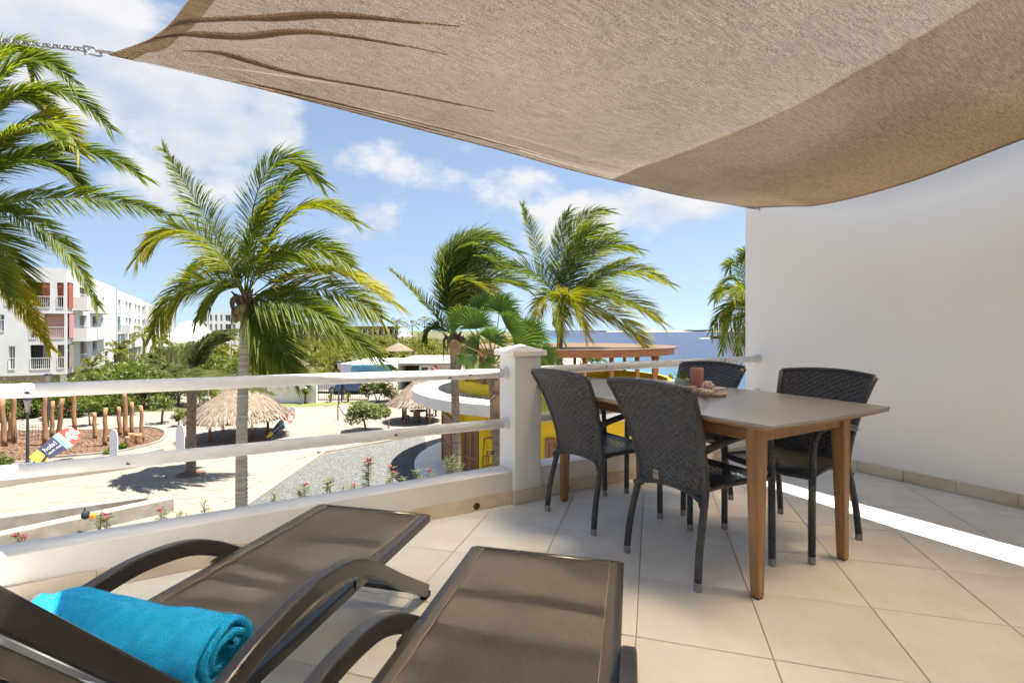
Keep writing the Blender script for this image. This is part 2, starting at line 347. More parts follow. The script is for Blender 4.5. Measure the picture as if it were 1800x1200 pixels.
def sail_material(name, col, trans_col, fac, fwd=(.95, .825, .615), ffac=.36, ior=1.13):
    m, nt, b, N, L = _principled(name)
    tc = N('ShaderNodeTexCoord')
    def nz(scale, st, det=3):
        mp = N('ShaderNodeMapping'); L(tc.outputs['Object'], mp.inputs['Vector']); mp.inputs['Scale'].default_value = st
        n = N('ShaderNodeTexNoise'); L(mp.outputs[0], n.inputs['Vector']); n.inputs['Scale'].default_value = scale; n.inputs['Detail'].default_value = det; return n.outputs['Fac']
    a = nz(1.0, (16, 260, 14), 2); c = nz(1.0, (260, 330, 60), 1); e = nz(1.5, (1, 1, 1), 4)
    def mth(op, x, y):
        n = N('ShaderNodeMath'); n.operation = op
        for i, q in enumerate((x, y)):
            if isinstance(q, float): n.inputs[i].default_value = q
            else: L(q, n.inputs[i])
        return n.outputs[0]
    s = mth('ADD', mth('ADD', mth('MULTIPLY', a, .7), mth('MULTIPLY', c, 1.3)), mth('MULTIPLY', e, .35))
    mr = N('ShaderNodeMapRange'); L(s, mr.inputs['Value']); mr.inputs['From Min'].default_value = .85; mr.inputs['From Max'].default_value = 1.5
    mr.inputs['To Min'].default_value = .38; mr.inputs['To Max'].default_value = 1.5
    def mul(colr):
        x = N('ShaderNodeMix'); x.data_type = 'RGBA'; x.blend_type = 'MULTIPLY'; x.inputs['Factor'].default_value = 1
        x.inputs['A'].default_value = (*colr, 1); L(mr.outputs[0], x.inputs['B']); return x.outputs['Result']
    L(mul(col), b.inputs['Base Color']); b.inputs['Roughness'].default_value = .9; b.inputs['Specular IOR Level'].default_value = .1
    tr = N('ShaderNodeBsdfTranslucent'); L(mul(trans_col), tr.inputs['Color'])
    ms = N('ShaderNodeMixShader'); ms.inputs['Fac'].default_value = fac; L(b.outputs[0], ms.inputs[1]); L(tr.outputs[0], ms.inputs[2])
    # knitted cloth passes light mostly straight on, blurred: rough thin refraction
    tp = N('ShaderNodeBsdfRefraction'); tp.inputs['Roughness'].default_value = .62; tp.inputs['IOR'].default_value = ior; L(mul(fwd), tp.inputs['Color'])
    m2 = N('ShaderNodeMixShader'); m2.inputs['Fac'].default_value = ffac
    L(ms.outputs[0], m2.inputs[1]); L(tp.outputs[0], m2.inputs[2]); L(m2.outputs[0], nt.nodes['Material Output'].inputs['Surface'])
    bp = N('ShaderNodeBump'); bp.inputs['Strength'].default_value = .15; bp.inputs['Distance'].default_value = .004; L(s, bp.inputs['Height']); L(bp.outputs[0], b.inputs['Normal'])
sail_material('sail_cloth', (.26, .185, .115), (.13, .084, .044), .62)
sail_material('sail_fold_shade', (.22, .158, .10), (.11, .072, .04), .56, ffac=.255)  # darker copies of the cloth, fold shade put into colour and transmission
sail_material('sail_fold_shade_core', (.17, .122, .077), (.08, .052, .029), .5, ffac=.15)
sail_material('sail_cloth_thin', (.26, .19, .12), (.22, .14, .07), .62, (.97, .86, .70), .84)
sail_material('sail_hem', (.17, .13, .09), (.2, .15, .1), .35, ffac=.08)

def sling_material():
    m, nt, b, N, L = _principled('sling')
    tc = N('ShaderNodeTexCoord'); mp = N('ShaderNodeMapping'); L(tc.outputs['Object'], mp.inputs['Vector']); mp.inputs['Scale'].default_value = (1, 1, 0)
    ck = N('ShaderNodeTexChecker'); L(mp.outputs[0], ck.inputs['Vector']); ck.inputs['Scale'].default_value = 420
    nz = N('ShaderNodeTexNoise'); L(tc.outputs['Object'], nz.inputs['Vector']); nz.inputs['Scale'].default_value = 240; nz.inputs['Detail'].default_value = 2
    n2 = N('ShaderNodeTexNoise'); L(tc.outputs['Object'], n2.inputs['Vector']); n2.inputs['Scale'].default_value = 5; n2.inputs['Detail'].default_value = 5
    ad = N('ShaderNodeMath'); ad.operation = 'ADD'; L(nz.outputs['Fac'], ad.inputs[0]); L(n2.outputs['Fac'], ad.inputs[1])
    mr = N('ShaderNodeMapRange'); L(ad.outputs[0], mr.inputs['Value']); mr.inputs['From Min'].default_value = .6; mr.inputs['From Max'].default_value = 1.4
    mx = N('ShaderNodeMix'); mx.data_type = 'RGBA'; L(mr.outputs[0], mx.inputs['Factor'])
    mx.inputs['A'].default_value = (.022, .019, .017, 1); mx.inputs['B'].default_value = (.072, .062, .055, 1)
    L(mx.outputs['Result'], b.inputs['Base Color']); b.inputs['Roughness'].default_value = .62; b.inputs['Specular IOR Level'].default_value = .3
    bp = N('ShaderNodeBump'); bp.inputs['Strength'].default_value = .25; bp.inputs['Distance'].default_value = .002; L(ck.outputs['Fac'], bp.inputs['Height']); L(bp.outputs[0], b.inputs['Normal'])
    tp = N('ShaderNodeBsdfTransparent'); ms = N('ShaderNodeMixShader'); ms.inputs['Fac'].default_value = .06
    L(b.outputs[0], ms.inputs[1]); L(tp.outputs[0], ms.inputs[2]); L(ms.outputs[0], nt.nodes['Material Output'].inputs['Surface'])
sling_material()
mat('sling_hem', (.040, .035, .031), (.062, .054, .048), rough=.6, scale=200)
mat('stitch', (.20, .165, .13), rough=.8)

def towel_material():
    m, nt, b, N, L = _principled('towel')
    tc = N('ShaderNodeTexCoord'); nz = N('ShaderNodeTexNoise'); L(tc.outputs['Object'], nz.inputs['Vector']); nz.inputs['Scale'].default_value = 30; nz.inputs['Detail'].default_value = 6
    mr = N('ShaderNodeMapRange'); L(nz.outputs['Fac'], mr.inputs['Value']); mr.inputs['From Min'].default_value = .3; mr.inputs['From Max'].default_value = .7
    mx = N('ShaderNodeMix'); mx.data_type = 'RGBA'; L(mr.outputs[0], mx.inputs['Factor'])
    mx.inputs['A'].default_value = (.0, .34, .68, 1); mx.inputs['B'].default_value = (.02, .50, .90, 1)
    L(mx.outputs['Result'], b.inputs['Base Color']); b.inputs['Roughness'].default_value = .95; b.inputs['Specular IOR Level'].default_value = .1
    b.inputs['Sheen Weight'].default_value = .5; b.inputs['Sheen Tint'].default_value = (.3, .8, 1, 1)
    n2 = N('ShaderNodeTexNoise'); L(tc.outputs['Object'], n2.inputs['Vector']); n2.inputs['Scale'].default_value = 260; n2.inputs['Detail'].default_value = 3
    bp = N('ShaderNodeBump'); bp.inputs['Strength'].default_value = .8; bp.inputs['Distance'].default_value = .006; L(n2.outputs['Fac'], bp.inputs['Height']); L(bp.outputs[0], b.inputs['Normal'])
towel_material()

def sea_material():
    m, nt, b, N, L = _principled('sea_water')
    tc = N('ShaderNodeTexCoord'); sp = N('ShaderNodeSeparateXYZ'); L(tc.outputs['Object'], sp.inputs[0])
    # depth of water grows with the distance from the shore line x = 11 + .03 y
    ds = N('ShaderNodeMath'); ds.operation = 'MULTIPLY_ADD'; L(sp.outputs['Y'], ds.inputs[0]); ds.inputs[1].default_value = -.03; L(sp.outputs['X'], ds.inputs[2])
    nz = N('ShaderNodeTexNoise'); L(tc.outputs['Object'], nz.inputs['Vector']); nz.inputs['Scale'].default_value = .02; nz.inputs['Detail'].default_value = 5
    ad = N('ShaderNodeMath'); ad.operation = 'MULTIPLY_ADD'; L(nz.outputs['Fac'], ad.inputs[0]); ad.inputs[1].default_value = 25; L(ds.outputs[0], ad.inputs[2])
    mr = N('ShaderNodeMapRange'); L(ad.outputs[0], mr.inputs['Value']); mr.inputs['From Min'].default_value = 12; mr.inputs['From Max'].default_value = 52
    cr = N('ShaderNodeValToRGB'); L(mr.outputs[0], cr.inputs['Fac']); e = cr.color_ramp.elements
    e[0].position = 0; e[0].color = (.10, .27, .29, 1); e[1].position = 1; e[1].color = (.022, .030, .070, 1)
    x = e.new(.42); x.color = (.05, .17, .215, 1); x = e.new(.7); x.color = (.026, .055, .10, 1)
    L(cr.outputs[0], b.inputs['Base Color']); b.inputs['Roughness'].default_value = .32; b.inputs['Specular IOR Level'].default_value = .35
    mp = N('ShaderNodeMapping'); L(tc.outputs['Object'], mp.inputs['Vector']); mp.inputs['Scale'].default_value = (.35, 1, 1)
    n2 = N('ShaderNodeTexNoise'); L(mp.outputs[0], n2.inputs['Vector']); n2.inputs['Scale'].default_value = .7; n2.inputs['Detail'].default_value = 6
    bp = N('ShaderNodeBump'); bp.inputs['Strength'].default_value = .9; bp.inputs['Distance'].default_value = .5; L(n2.outputs['Fac'], bp.inputs['Height']); L(bp.outputs[0], b.inputs['Normal'])
sea_material()

# ---------------------------------------------------------------- ground and sea
def sheet(name, pts, z, m, kind='structure'):
    b = MB(); b.add([(p[0], p[1], z) for p in pts], [tuple(range(len(pts)))]); return b.build(name, m, kind=kind)
sheet('sea', [(-9000, -500), (9000, -500), (9000, 15000), (-9000, 15000)], -.9, 'sea_water')
def shore(y): return 11 + .03*y + 2.5*math.sin(y*.05) + 1.5*math.sin(y*.13+1)
gp = [(-6000, -200), (60, -200), (40, 10), (26, 28), (17, 40)] + [(shore(y), y) for y in range(46, 200, 6)] + [(shore(y)-(y-200)*.02, y) for y in range(220, 3000, 200)] + [(-6000, 3000)]
sheet('ground', gp, 0.0, 'sand')
b = MB(); sh = [(60, -200), (40, 10), (26, 28), (17, 40)] + [(shore(y), y) for y in range(46, 200, 6)]
b.rings([[(x, y, 0) for x, y in sh], [(x+4, y, -1.0) for x, y in sh]], closed=False); b.build('beach', 'beach', kind='structure')
sheet('grove_ground', [(-400, 47), (-30, 47), (-16, 53), (-5, 66), (4, 68), (9, 80), (13, 200), (25, 900), (30, 2950), (-5900, 2950)], .004, 'grove_floor')
sheet('garden_bed', [G(-300, 735), G(-40, 733), G(100, 728), G(250, 724), G(330, 722), G(345, 712), G(300, 700), G(-300, 700)], .004, 'grove_floor')
mul_pts = [(-260, 764), (-120, 760), (0, 756.5), (100, 755), (200, 754), (260, 752), (284, 756), (291, 763), (282, 775), (255, 784), (215, 793), (150, 800), (60, 807), (0, 812), (-120, 822), (-260, 835)]
mo = sheet('mulch_bed', [G(*p) for p in mul_pts], .008, 'mulch')
# kerb round the mulch bed
def strip(name, path, w, z0, z1, m, kind=None, parent=None, bevel=0.0):
    b = MB(); pts = [V3((p[0], p[1], 0)) for p in path]; rg = []
    for i, p in enumerate(pts):
        t = (pts[min(i+1, len(pts)-1)]-pts[max(i-1, 0)]).normalized(); n = V3((-t.y, t.x, 0))*w/2
        rg.append([p-n+V3((0, 0, z0)), p+n+V3((0, 0, z0)), p+n+V3((0, 0, z1)), p-n+V3((0, 0, z1))])
    b.rings(rg); return b.build(name, m, parent, kind=kind, bevel=bevel)
strip('kerb', catmull([G(*p) for p in mul_pts[4:13]], 60), .1, 0, .09, 'concrete', kind='structure')
# loose bark chips, nobody could count them
random.seed(5); b = MB()
xs = [G(*p) for p in mul_pts]
def inside(p, poly):
    c = False; n = len(poly)
    for i in range(n):
        a, d = poly[i], poly[i-1]
        if (a.y > p[1]) != (d.y > p[1]) and p[0] < (d.x-a.x)*(p[1]-a.y)/(d.y-a.y)+a.x: c = not c
    return c
k = 0
while k < 15000:
    p = G(random.uniform(-60, 292), random.uniform(752, 815))
    if not inside((p.x, p.y), xs): continue
    k += 1; a = random.uniform(0, math.pi); l = random.uniform(.025, .075); w = random.uniform(.008, .022)
    e1 = V3((math.cos(a), math.sin(a), random.uniform(-.4, .4)))*l; e2 = V3((-math.sin(a), math.cos(a), random.uniform(-.3, .3)))*w
    c = V3((p.x, p.y, .03)); b.quad(c-e1-e2, c+e1-e2, c+e1+e2, c-e1+e2)
tag(b.build('bark_chips', 'mulch_chip', fix=False), 'brown bark chips strewn over the playground bed', 'bark chips', kind='stuff')
gr_pts = [(437, 890), (500, 846), (572, 797), (660, 781), (746, 766), (760, 860), (800, 1000), (900, 1200), (380, 1200), (300, 1000)]
sheet('gravel_bed', [G(*p) for p in gr_pts], .006, 'gravel')
strip('kerb', [G(430, 893), G(497, 846), G(570, 796), G(660, 780), G(747, 765)], .12, 0, .10, 'concrete_top', kind='structure')
strip('kerb', [G(395, 882), G(470, 838), G(520, 808), G(560, 797)], .05, 0, .035, 'concrete', kind='structure')
strip('kerb', [G(560, 797), G(640, 780), G(700, 769)], .3, 0, .12, 'concrete_top', kind='structure')
strip('kerb', catmull([G(596, 712), G(606, 728), G(614, 735), G(600, 752), G(594, 770)], 20), .14, 0, .10, 'concrete_top', kind='structure')
random.seed(8); b = MB(); xs = [G(*p) for p in gr_pts]; k = 0
while k < 16000:
    p = G(random.uniform(430, 765), random.uniform(768, 905))
    if not inside((p.x, p.y), xs): continue
    k += 1; s = random.uniform(.015, .04); c = V3((p.x, p.y, .006)); a = random.uniform(0, 2)
    q = [c+V3((math.cos(a+i*2.09)*s, math.sin(a+i*2.09)*s, 0)) for i in range(3)]; t = c+V3((0, 0, s*.8))
    b.add(q+[t], [(0, 1, 3), (1, 2, 3), (2, 0, 3)])
tag(b.build('gravel_stones', 'gravel', fix=False), 'loose grey gravel stones covering the bed below the terrace', 'gravel', kind='stuff')
# flat stones of the plaza, as far as they can be told apart
plaza = tag(sheet('plaza', [G(-80, 860), G(120, 838), G(400, 815), G(560, 795), G(470, 850), G(420, 900), G(300, 960), G(-80, 1040)], .004, 'sand'), kind='structure')
random.seed(11); stones = []
for k in range(4):
    b = MB(); n = 7; b.prism([(math.cos(i*6.283/n)*random.uniform(.33, .5), math.sin(i*6.283/n)*random.uniform(.2, .3)) for i in range(n)], 0, .012)
    stones.append(b)
sm = None; cnt = 0; ss = []
for i in range(900):
    if cnt >= 130: break
    p = G(random.uniform(0, 410), random.uniform(848, 900))
    if any((p-q).length < .78 for q in ss): continue
    ss.append(p); cnt += 1; st = stones[cnt % 4]
    if cnt <= 4: o = st.build('paving_stone', 'paving', plaza); st.me = o.data
    else: o = link('paving_stone', st.me, plaza)
    o.location = (p.x, p.y, .004 - random.uniform(.001, .006)); o.rotation_euler.z = random.uniform(-.5, .5)
# low concrete walls below the terrace
def low_wall(name, a, c, th, h, label):
    a, c = V3((a[0], a[1], 0)), V3((c[0], c[1], 0)); t = (c-a).normalized(); n = V3((-t.y, t.x, 0))*th
    b = MB(); b.obox(a, c-a, n, (0, 0, h)); o = b.build(name, 'concrete', bevel=.015)
    b2 = MB(); b2.obox(a+V3((0, 0, h))+t*.004+n*.01, (c-a)-t*.008, n*.98, (0, 0, .012)); b2.build('coping', 'concrete_top', o); tag(o, label, 'low wall'); return o
low_wall('concrete_wall', (-11.2, 16.25), (-15.2, 11.9), -.42, .42, 'low concrete wall with a squared end, nearest below the terrace')
low_wall('concrete_wall', (-12.15, 16.3), (-17.4, 13.3), -.36, .42, 'low concrete wall tapering in behind the nearer squared one')
# pale retaining wall in front of the playground
w = [G(-120, 876), G(0, 856), G(120, 838), G(230, 822), G(285, 808)]
rw = strip('retaining_wall', catmull(w, 24), .25, 0, .58, 'concrete_top', bevel=.02)
tag(rw, 'long pale low retaining wall in front of the mulched playground', 'low wall')
# ---------------------------------------------------------------- terrace
WALL_U, WALL_V, WALL_H = 4.286, 2.922, 3.2
PIN, POUT, PH = 2.715, 2.872, .203       # parapet inner face, outer face, height
PL = (1.589, 1.792, 2.684, 2.887)        # pillar u0 u1 v0 v1
TR = dict(loc=(0, 0, FL), rotz=ANG)      # objects built in terrace coordinates (u, v, h)
def tbuild(b, name, m, **k): return b.build(name, m, **{**TR, **k})
b = MB(); b.box(-3.6, WALL_U+.2, -1.3, POUT+.02, -.30, -.0045)
floor = tbuild(b, 'terrace_floor', 'grout', kind='structure')
b = MB(); b.box(-3.6, WALL_U+.2, -1.3, POUT-.35, -4.893, -.302); tbuild(b, 'house_base', 'plaster', kind='structure')
b = MB(); b.box(-3.6, WALL_U-.003, -1.5, -1.3, -.28, 3.1); tbuild(b, 'house_wall', 'plaster_smooth', kind='structure')
# floor tiles, each its own piece, clipped to the terrace outline
def clip(poly, f):
    out = []
    for i in range(len(poly)):
        a, c = poly[i-1], poly[i]; fa, fc = f(a), f(c)
        if (fa >= 0) != (fc >= 0): t = fa/(fa-fc); out.append((a[0]+(c[0]-a[0])*t, a[1]+(c[1]-a[1])*t))
        if fc >= 0: out.append(c)
    return out
T = .4493; org = V3((1.557*.9225, 2.124*.9225)); ta = R(-15.95) - ANG
e1 = V3((math.cos(ta), math.sin(ta))); e2 = V3((-math.sin(ta), math.cos(ta)))
o_uv = V3((org.x*CU+org.y*SU, -org.x*SU+org.y*CU))
random.seed(2); full_me = None
for i in range(-14, 14):
    for j in range(-12, 12):
        g = .0022; pl = []
        for a, c in ((g, g), (T-g, g), (T-g, T-g), (g, T-g)): q = o_uv + e1*(i*T+a) + e2*(j*T+c); pl.append((q.x, q.y))
        p = pl
        for f in (lambda q: q[0]+3.2, lambda q: WALL_U-.013-q[0], lambda q: q[1]+1.25, lambda q: PIN-.013-q[1]): p = clip(p, f) if len(p) > 2 else []
        if len(p) < 3: continue
        c = V3((sum(q[0] for q in p)/len(p), sum(q[1] for q in p)/len(p)))
        full = len(p) == 4 and all((V3(a)-V3(q)).length < 1e-6 for a, q in zip(sorted(p), sorted(pl)))
        if full and full_me is not None: o = link('floor_tile', full_me, floor)
        else:
            pp = [(q[0]-c.x, q[1]-c.y) for q in p]; sc = lambda d: [(x*(1-d/max(.03, math.hypot(x, y))), y*(1-d/max(.03, math.hypot(x, y)))) for x, y in pp]
            b = MB(); b.rings([[(x, y, -.01) for x, y in pp], [(x, y, -.0016) for x, y in pp], [(x, y, 0) for x, y in sc(.002)]])
            o = b.build('floor_tile', 'tile', floor)
            if full: full_me = o.data
        o.location = (c.x, c.y, random.uniform(-.0006, .0004))
def skirt(parent, axis, a0, a1, face, out, hh, step=.4493, start=0.0):
    """row of skirting tiles along u (axis 0) or v (axis 1)"""
    x = a0 - start
    while x < a1:
        s0, s1 = max(x+.0012, a0), min(x+step-.0012, a1); x += step
        if s1-s0 < .02: continue
        b = MB(); d0, d1 = min(face, face+out), max(face, face+out)
        if axis == 0: b.box(s0, s1, d0, d1, .0008, hh)
        else: b.box(d0, d1, s0, s1, .0008, hh)
        b.build('skirting_tile', 'skirting', parent, bevel=.0025)
# parapets
def parapet(u0, u1, label, st):
    b = MB(); b.box(u0, u1, PIN, POUT, -.30, PH); o = tbuild(b, 'parapet_wall', 'plaster', bevel=.006)
    skirt(o, 0, u0, u1, PIN-.0005, -.013, .082, start=st); tag(o, label, 'parapet'); return o
pw = parapet(-3.5, PL[0]-.001, 'low white plastered parapet with beige skirting left of the pillar', .12)
pr = parapet(PL[1]+.001, WALL_U-.001, 'low white plastered parapet behind the dining table, right of the pillar', .25)
def drain(parent, u):
    b = MB(); n = 14; ring = lambda r, v: [(u+math.cos(k*6.283/n)*r*(1+.12*math.sin(3*k)), v, .030+math.sin(k*6.283/n)*r) for k in range(n)]
    b.rings([ring(.022, PIN-.0145), ring(.021, PIN-.0162)]); b.build('drain_hole', 'drain_dark', parent)
    b = MB(); rr = [(u+math.cos(k*6.283/18)*.034*(1+.3*math.sin(2.3*k)), PIN-.0140, max(.002, .028+math.sin(k*6.283/18)*.034*(1+.25*math.cos(1.7*k)))) for k in range(18)]
    b.rings([rr, [(x, y-.0006, z) for x, y, z in rr]]); b.build('rust_stain', 'stain', parent)
def u_at(px, v):      # terrace u where the line of sight of a photo column meets plane v
    k = (px-CX)/F; z = v/(CU-SU*k); return z*(k*CU+SU)
drain(pw, u_at(838, PIN-.015)); drain(pr, u_at(996, PIN-.015))
# pillar
pil = thing('pillar', 'square white plastered pillar with pyramid cap between the two railings', 'pillar', UV((PL[0]+PL[1])/2, (PL[2]+PL[3])/2), ANG)
hw = (PL[1]-PL[0])/2; hv = (PL[3]-PL[2])/2
b = MB(); b.box(-hw, hw, -hv, hv, -.29, .94); b.build('shaft', 'plaster', pil, bevel=.008)
b = MB(); c = .028; r0 = [(-hw-c, -hv-c), (hw+c, -hv-c), (hw+c, hv+c), (-hw-c, hv+c)]
b.rings([[(x, y, .9405) for x, y in r0], [(x, y, .974) for x, y in r0], [(x*.04, y*.04, 1.012) for x, y in r0]]); b.build('cap', 'plaster', pil, bevel=.004)
b = MB(); s = .014; b.box(-hw-s, hw+s, -hv-s, -hv+.001, .0008, .084); b.build('skirting_tile', 'skirting', pil, bevel=.003)
b = MB(); b.box(-hw-s, -hw+.001, -hv+.002, hv-.13, .0008, .083); b.build('skirting_tile', 'skirting', pil, bevel=.003)
# railings: two rails left, two rails right
RV = 2.796
def railing(u0, u1, h00, h01, h10, h11, label, wall_end):
    t = thing('railing', label, 'railing', UV(0, 0, 0), ANG)
    for (ha, hb) in ((h00, h01), (h10, h11)):
        n = 14; pts = [V3((u0+(u1-u0)*k/n, RV+.0025*math.sin(k*1.3+ha*9), ha+(hb-ha)*k/n+.002*math.sin(k*.9+ha*5))) for k in range(n+1)]
        b = MB(); b.tube(pts, .0305, 20); r = b.build('rail', 'rail_paint', t, smooth=True)
        ends = [(pts[-1], 1), (pts[0], -1)] if wall_end else [(pts[-1], 1)]
        for p, sgn in ends:
            b = MB(); b.lathe([(.046, 0), (.044, .006), (.033, .012), (.033, .03)], 20)
            fl = b.build('flange', 'rail_paint', t, smooth=True); fl.location = p; fl.rotation_euler = (0, R(-90*sgn), 0)
        random.seed(int(ha*1000))
        for k in range(9):           # chipped paint
            q = random.uniform(.05, .95); p = pts[0]+(pts[-1]-pts[0])*q; a = random.uniform(R(150), R(215)); s = random.uniform(.003, .009)
            i = int(q*n); p = pts[i]+(pts[min(i+1, n)]-pts[i])*(q*n-i)
            b = MB(); m_ = 7; vs = []
            for j in range(m_):
                ang = j*6.283/m_; rr = s*random.uniform(.5, 1.2); du = rr*math.cos(ang)*1.6; da = rr*math.sin(ang)/.031
                vs.append((p.x+du, p.y+.0313*math.cos(a+da), p.z-.0313*math.sin(a+da)+.0))
            b.add(vs, [tuple(range(m_))]); b.build('paint_chip', 'rail_chip', r, fix=False)
    return t
railing(-3.5, PL[0]-.001, .891, .827, .546, .498, 'white tubular railing running left from the pillar above the low parapet', False)
railing(PL[1]+.001, WALL_U-.001, .832, .838, .51, .52, 'white tubular railing behind the dining table from pillar to wall', True)
# right-hand wall
b = MB(); b.box(WALL_U, WALL_U+.22, -1.3, WALL_V, -.28, WALL_H); wl = tbuild(b, 'side_wall', 'plaster_smooth', bevel=.008)
tag(wl, 'tall plain white wall closing the terrace on the right', 'wall')
skirt(wl, 1, -1.25, PIN-.014, WALL_U+.0005, -.013, .084, step=.30, start=.1)

# ---------------------------------------------------------------- shade sails
A = (-.436, 2.70, 2.294); B_ = (4.20, 2.83, 2.245); C_ = (4.15, -1.22, 2.75); D_ = (-.5, -1.22, 2.75)
eAB = catmull([A, (.51, 2.60, 2.226), (1.298, 2.56, 2.176), (2.502, 2.62, 2.157), (3.45, 2.70, 2.185), B_], 200)
eBC = catmull([B_, (4.0, 2.364, 2.132), (3.85, 1.976, 2.045), (3.80, 1.434, 2.062), (3.775, .906, 2.15), (3.85, 0, 2.36), C_], 200)
eAD = catmull([A, (-.2546, 2.425, 2.277), (-.114, 2.046, 2.257), (.10, 1.3, 2.27), (.08, .3, 2.40), D_], 200)
def lerp(a, c, t): return a+(c-a)*t
def samp(e, t): x = max(0, min(1, t))*200; i = min(int(x), 199); return lerp(e[i], e[i+1], x-i)
vA, vB, vC, vD = V3(A), V3(B_), V3(C_), V3(D_)
def sail_pt(s, t):
    c0 = samp(eAB, s); c1 = lerp(vD, vC, s); d0 = samp(eAD, t); d1 = samp(eBC, t)
    p = lerp(c0, c1, t)+lerp(d0, d1, s)-(lerp(lerp(vA, vB, s), lerp(vD, vC, s), t))
    e = p-vA; r = math.hypot(e.x, e.y); ph = math.atan2(-e.y, e.x)      # ph: 0 along the front edge, 90 deg along the left edge
    fold = math.exp(-((r-.7)/.75)**2)*min(1, r/.25)
    w = 0
    for c, wd, am in ((R(7), R(2.6), .026), (R(13), R(2.8), -.016), (R(21), R(3.0), .034), (R(29), R(3.2), -.02), (R(37), R(3.2), .040), (R(45), R(3), -.016), (R(52), R(3), .028)):
        w += am*math.exp(-((ph-c)/wd)**2)
    p.z += w*fold*.45
    q = (s-.12)/.45                                                        # long folds along the front edge
    if 0 < q < 1: p.z += .35*math.sin(math.pi*q)*(.016*math.exp(-((t-.055-.02*math.sin(s*9))/.012)**2) - .010*math.exp(-((t-.09)/.016)**2) + .012*math.exp(-((t-.145-.03*s)/.02)**2))
    p.z += .012*noise.noise(V3((p.x*1.1, p.y*1.1, 3)))
    return p
sail = thing('shade_sail', 'large taupe shade sail stretched over the terrace, seen from below', 'shade sail', UV(0, 0, 0), ANG)
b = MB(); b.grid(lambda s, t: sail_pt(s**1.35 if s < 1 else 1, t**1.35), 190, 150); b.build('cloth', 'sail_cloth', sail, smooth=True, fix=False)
def hem(fn):
    b = MB(); b.grid(fn, 160, 3); b.build('hem', 'sail_hem', sail, smooth=True, fix=False)
dz = V3((0, 0, -.004))
hem(lambda s, q: sail_pt(s, q*.012)+dz); hem(lambda s, q: sail_pt(1-q*.012, s)+dz); hem(lambda s, q: sail_pt(q*.016, s)+dz)
def on_sail(u, v):
    s, t = min(.95, max(.02, (u+.4)/4.5)), min(.95, max(.01, (2.65-v)/3.8))
    for _ in range(14):
        p = sail_pt(s, t); ds = (sail_pt(s+.004, t)-p)/.004; dt = (sail_pt(s, t+.004)-p)/.004; det = ds.x*dt.y-ds.y*dt.x
        ex, ey = u-p.x, v-p.y; s = min(.98, max(.002, s+.8*(ex*dt.y-ey*dt.x)/det)); t = min(.98, max(.002, t+.8*(ds.x*ey-ds.y*ex)/det))
    return sail_pt(s, t)
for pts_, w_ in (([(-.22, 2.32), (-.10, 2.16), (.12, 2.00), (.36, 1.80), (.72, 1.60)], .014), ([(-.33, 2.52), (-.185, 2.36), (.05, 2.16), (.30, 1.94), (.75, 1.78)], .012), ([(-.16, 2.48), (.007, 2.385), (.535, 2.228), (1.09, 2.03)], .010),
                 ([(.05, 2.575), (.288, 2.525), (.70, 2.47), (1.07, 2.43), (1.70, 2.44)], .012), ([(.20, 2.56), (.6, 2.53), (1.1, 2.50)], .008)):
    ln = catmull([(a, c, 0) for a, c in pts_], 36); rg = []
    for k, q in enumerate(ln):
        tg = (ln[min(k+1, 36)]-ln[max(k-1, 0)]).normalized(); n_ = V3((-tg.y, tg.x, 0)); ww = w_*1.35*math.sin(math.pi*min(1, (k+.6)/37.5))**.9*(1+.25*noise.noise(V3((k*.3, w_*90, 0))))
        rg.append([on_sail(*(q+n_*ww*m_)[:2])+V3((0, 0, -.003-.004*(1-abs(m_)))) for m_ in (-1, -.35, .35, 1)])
    b = MB(); b.rings(rg, closed=False); b.build('fold_shade', 'sail_fold_shade', sail, smooth=True, fix=False)  # added strip under the cloth, painting the soft dark of a fold
    b = MB(); b.rings([[p.lerp((r_[1]+r_[2])/2, .45)+V3((0, 0, -.003)) for p in r_] for r_ in rg[3:-3]], closed=False); b.build('fold_shade', 'sail_fold_shade_core', sail, smooth=True, fix=False)  # narrow darker core of the painted fold shade
# ring at the sail corner
b = MB(); b.tube([V3(A)+V3((.02, -.02, 0)), V3(A)+V3((-.045, .022, .012))], .006, 6); b.build('corner_ring', 'steel', sail)
# second layer lying over the wall side
s2 = thing('shade_sail', 'second shade sail overlapping above the first, showing as a darker tan band', 'shade sail', UV(0, 0, 0), ANG)
def sail2(s, t):
    s0 = .545+.02*math.sin(2.2*t)+.10*max(0, .25-t); return sail_pt(s0+(.998-s0)*s, .003+t*.99)+V3((0, 0, .014))
b = MB(); b.grid(sail2, 50, 80); b.build('cloth', 'sail_cloth_thin', s2, smooth=True, fix=False)
# wall fixing of the sail
fx = thing('turnbuckle', 'small steel turnbuckle fixing the sail corner to the wall', 'fitting', UV(4.2, 2.83, 2.245), ANG)
b = MB(); b.tube([(0, 0, 0), (.086, -.02, -.004)], .006, 6); b.build('rod', 'steel', fx)
b = MB(); b.tube([(.05, -.06, -.03), (.052, -.06, -.012), (.07, -.058, -.006), (.086, -.058, -.012), (.086, -.058, -.03)], .005, 6); b.build('eye_bolt', 'steel', fx)
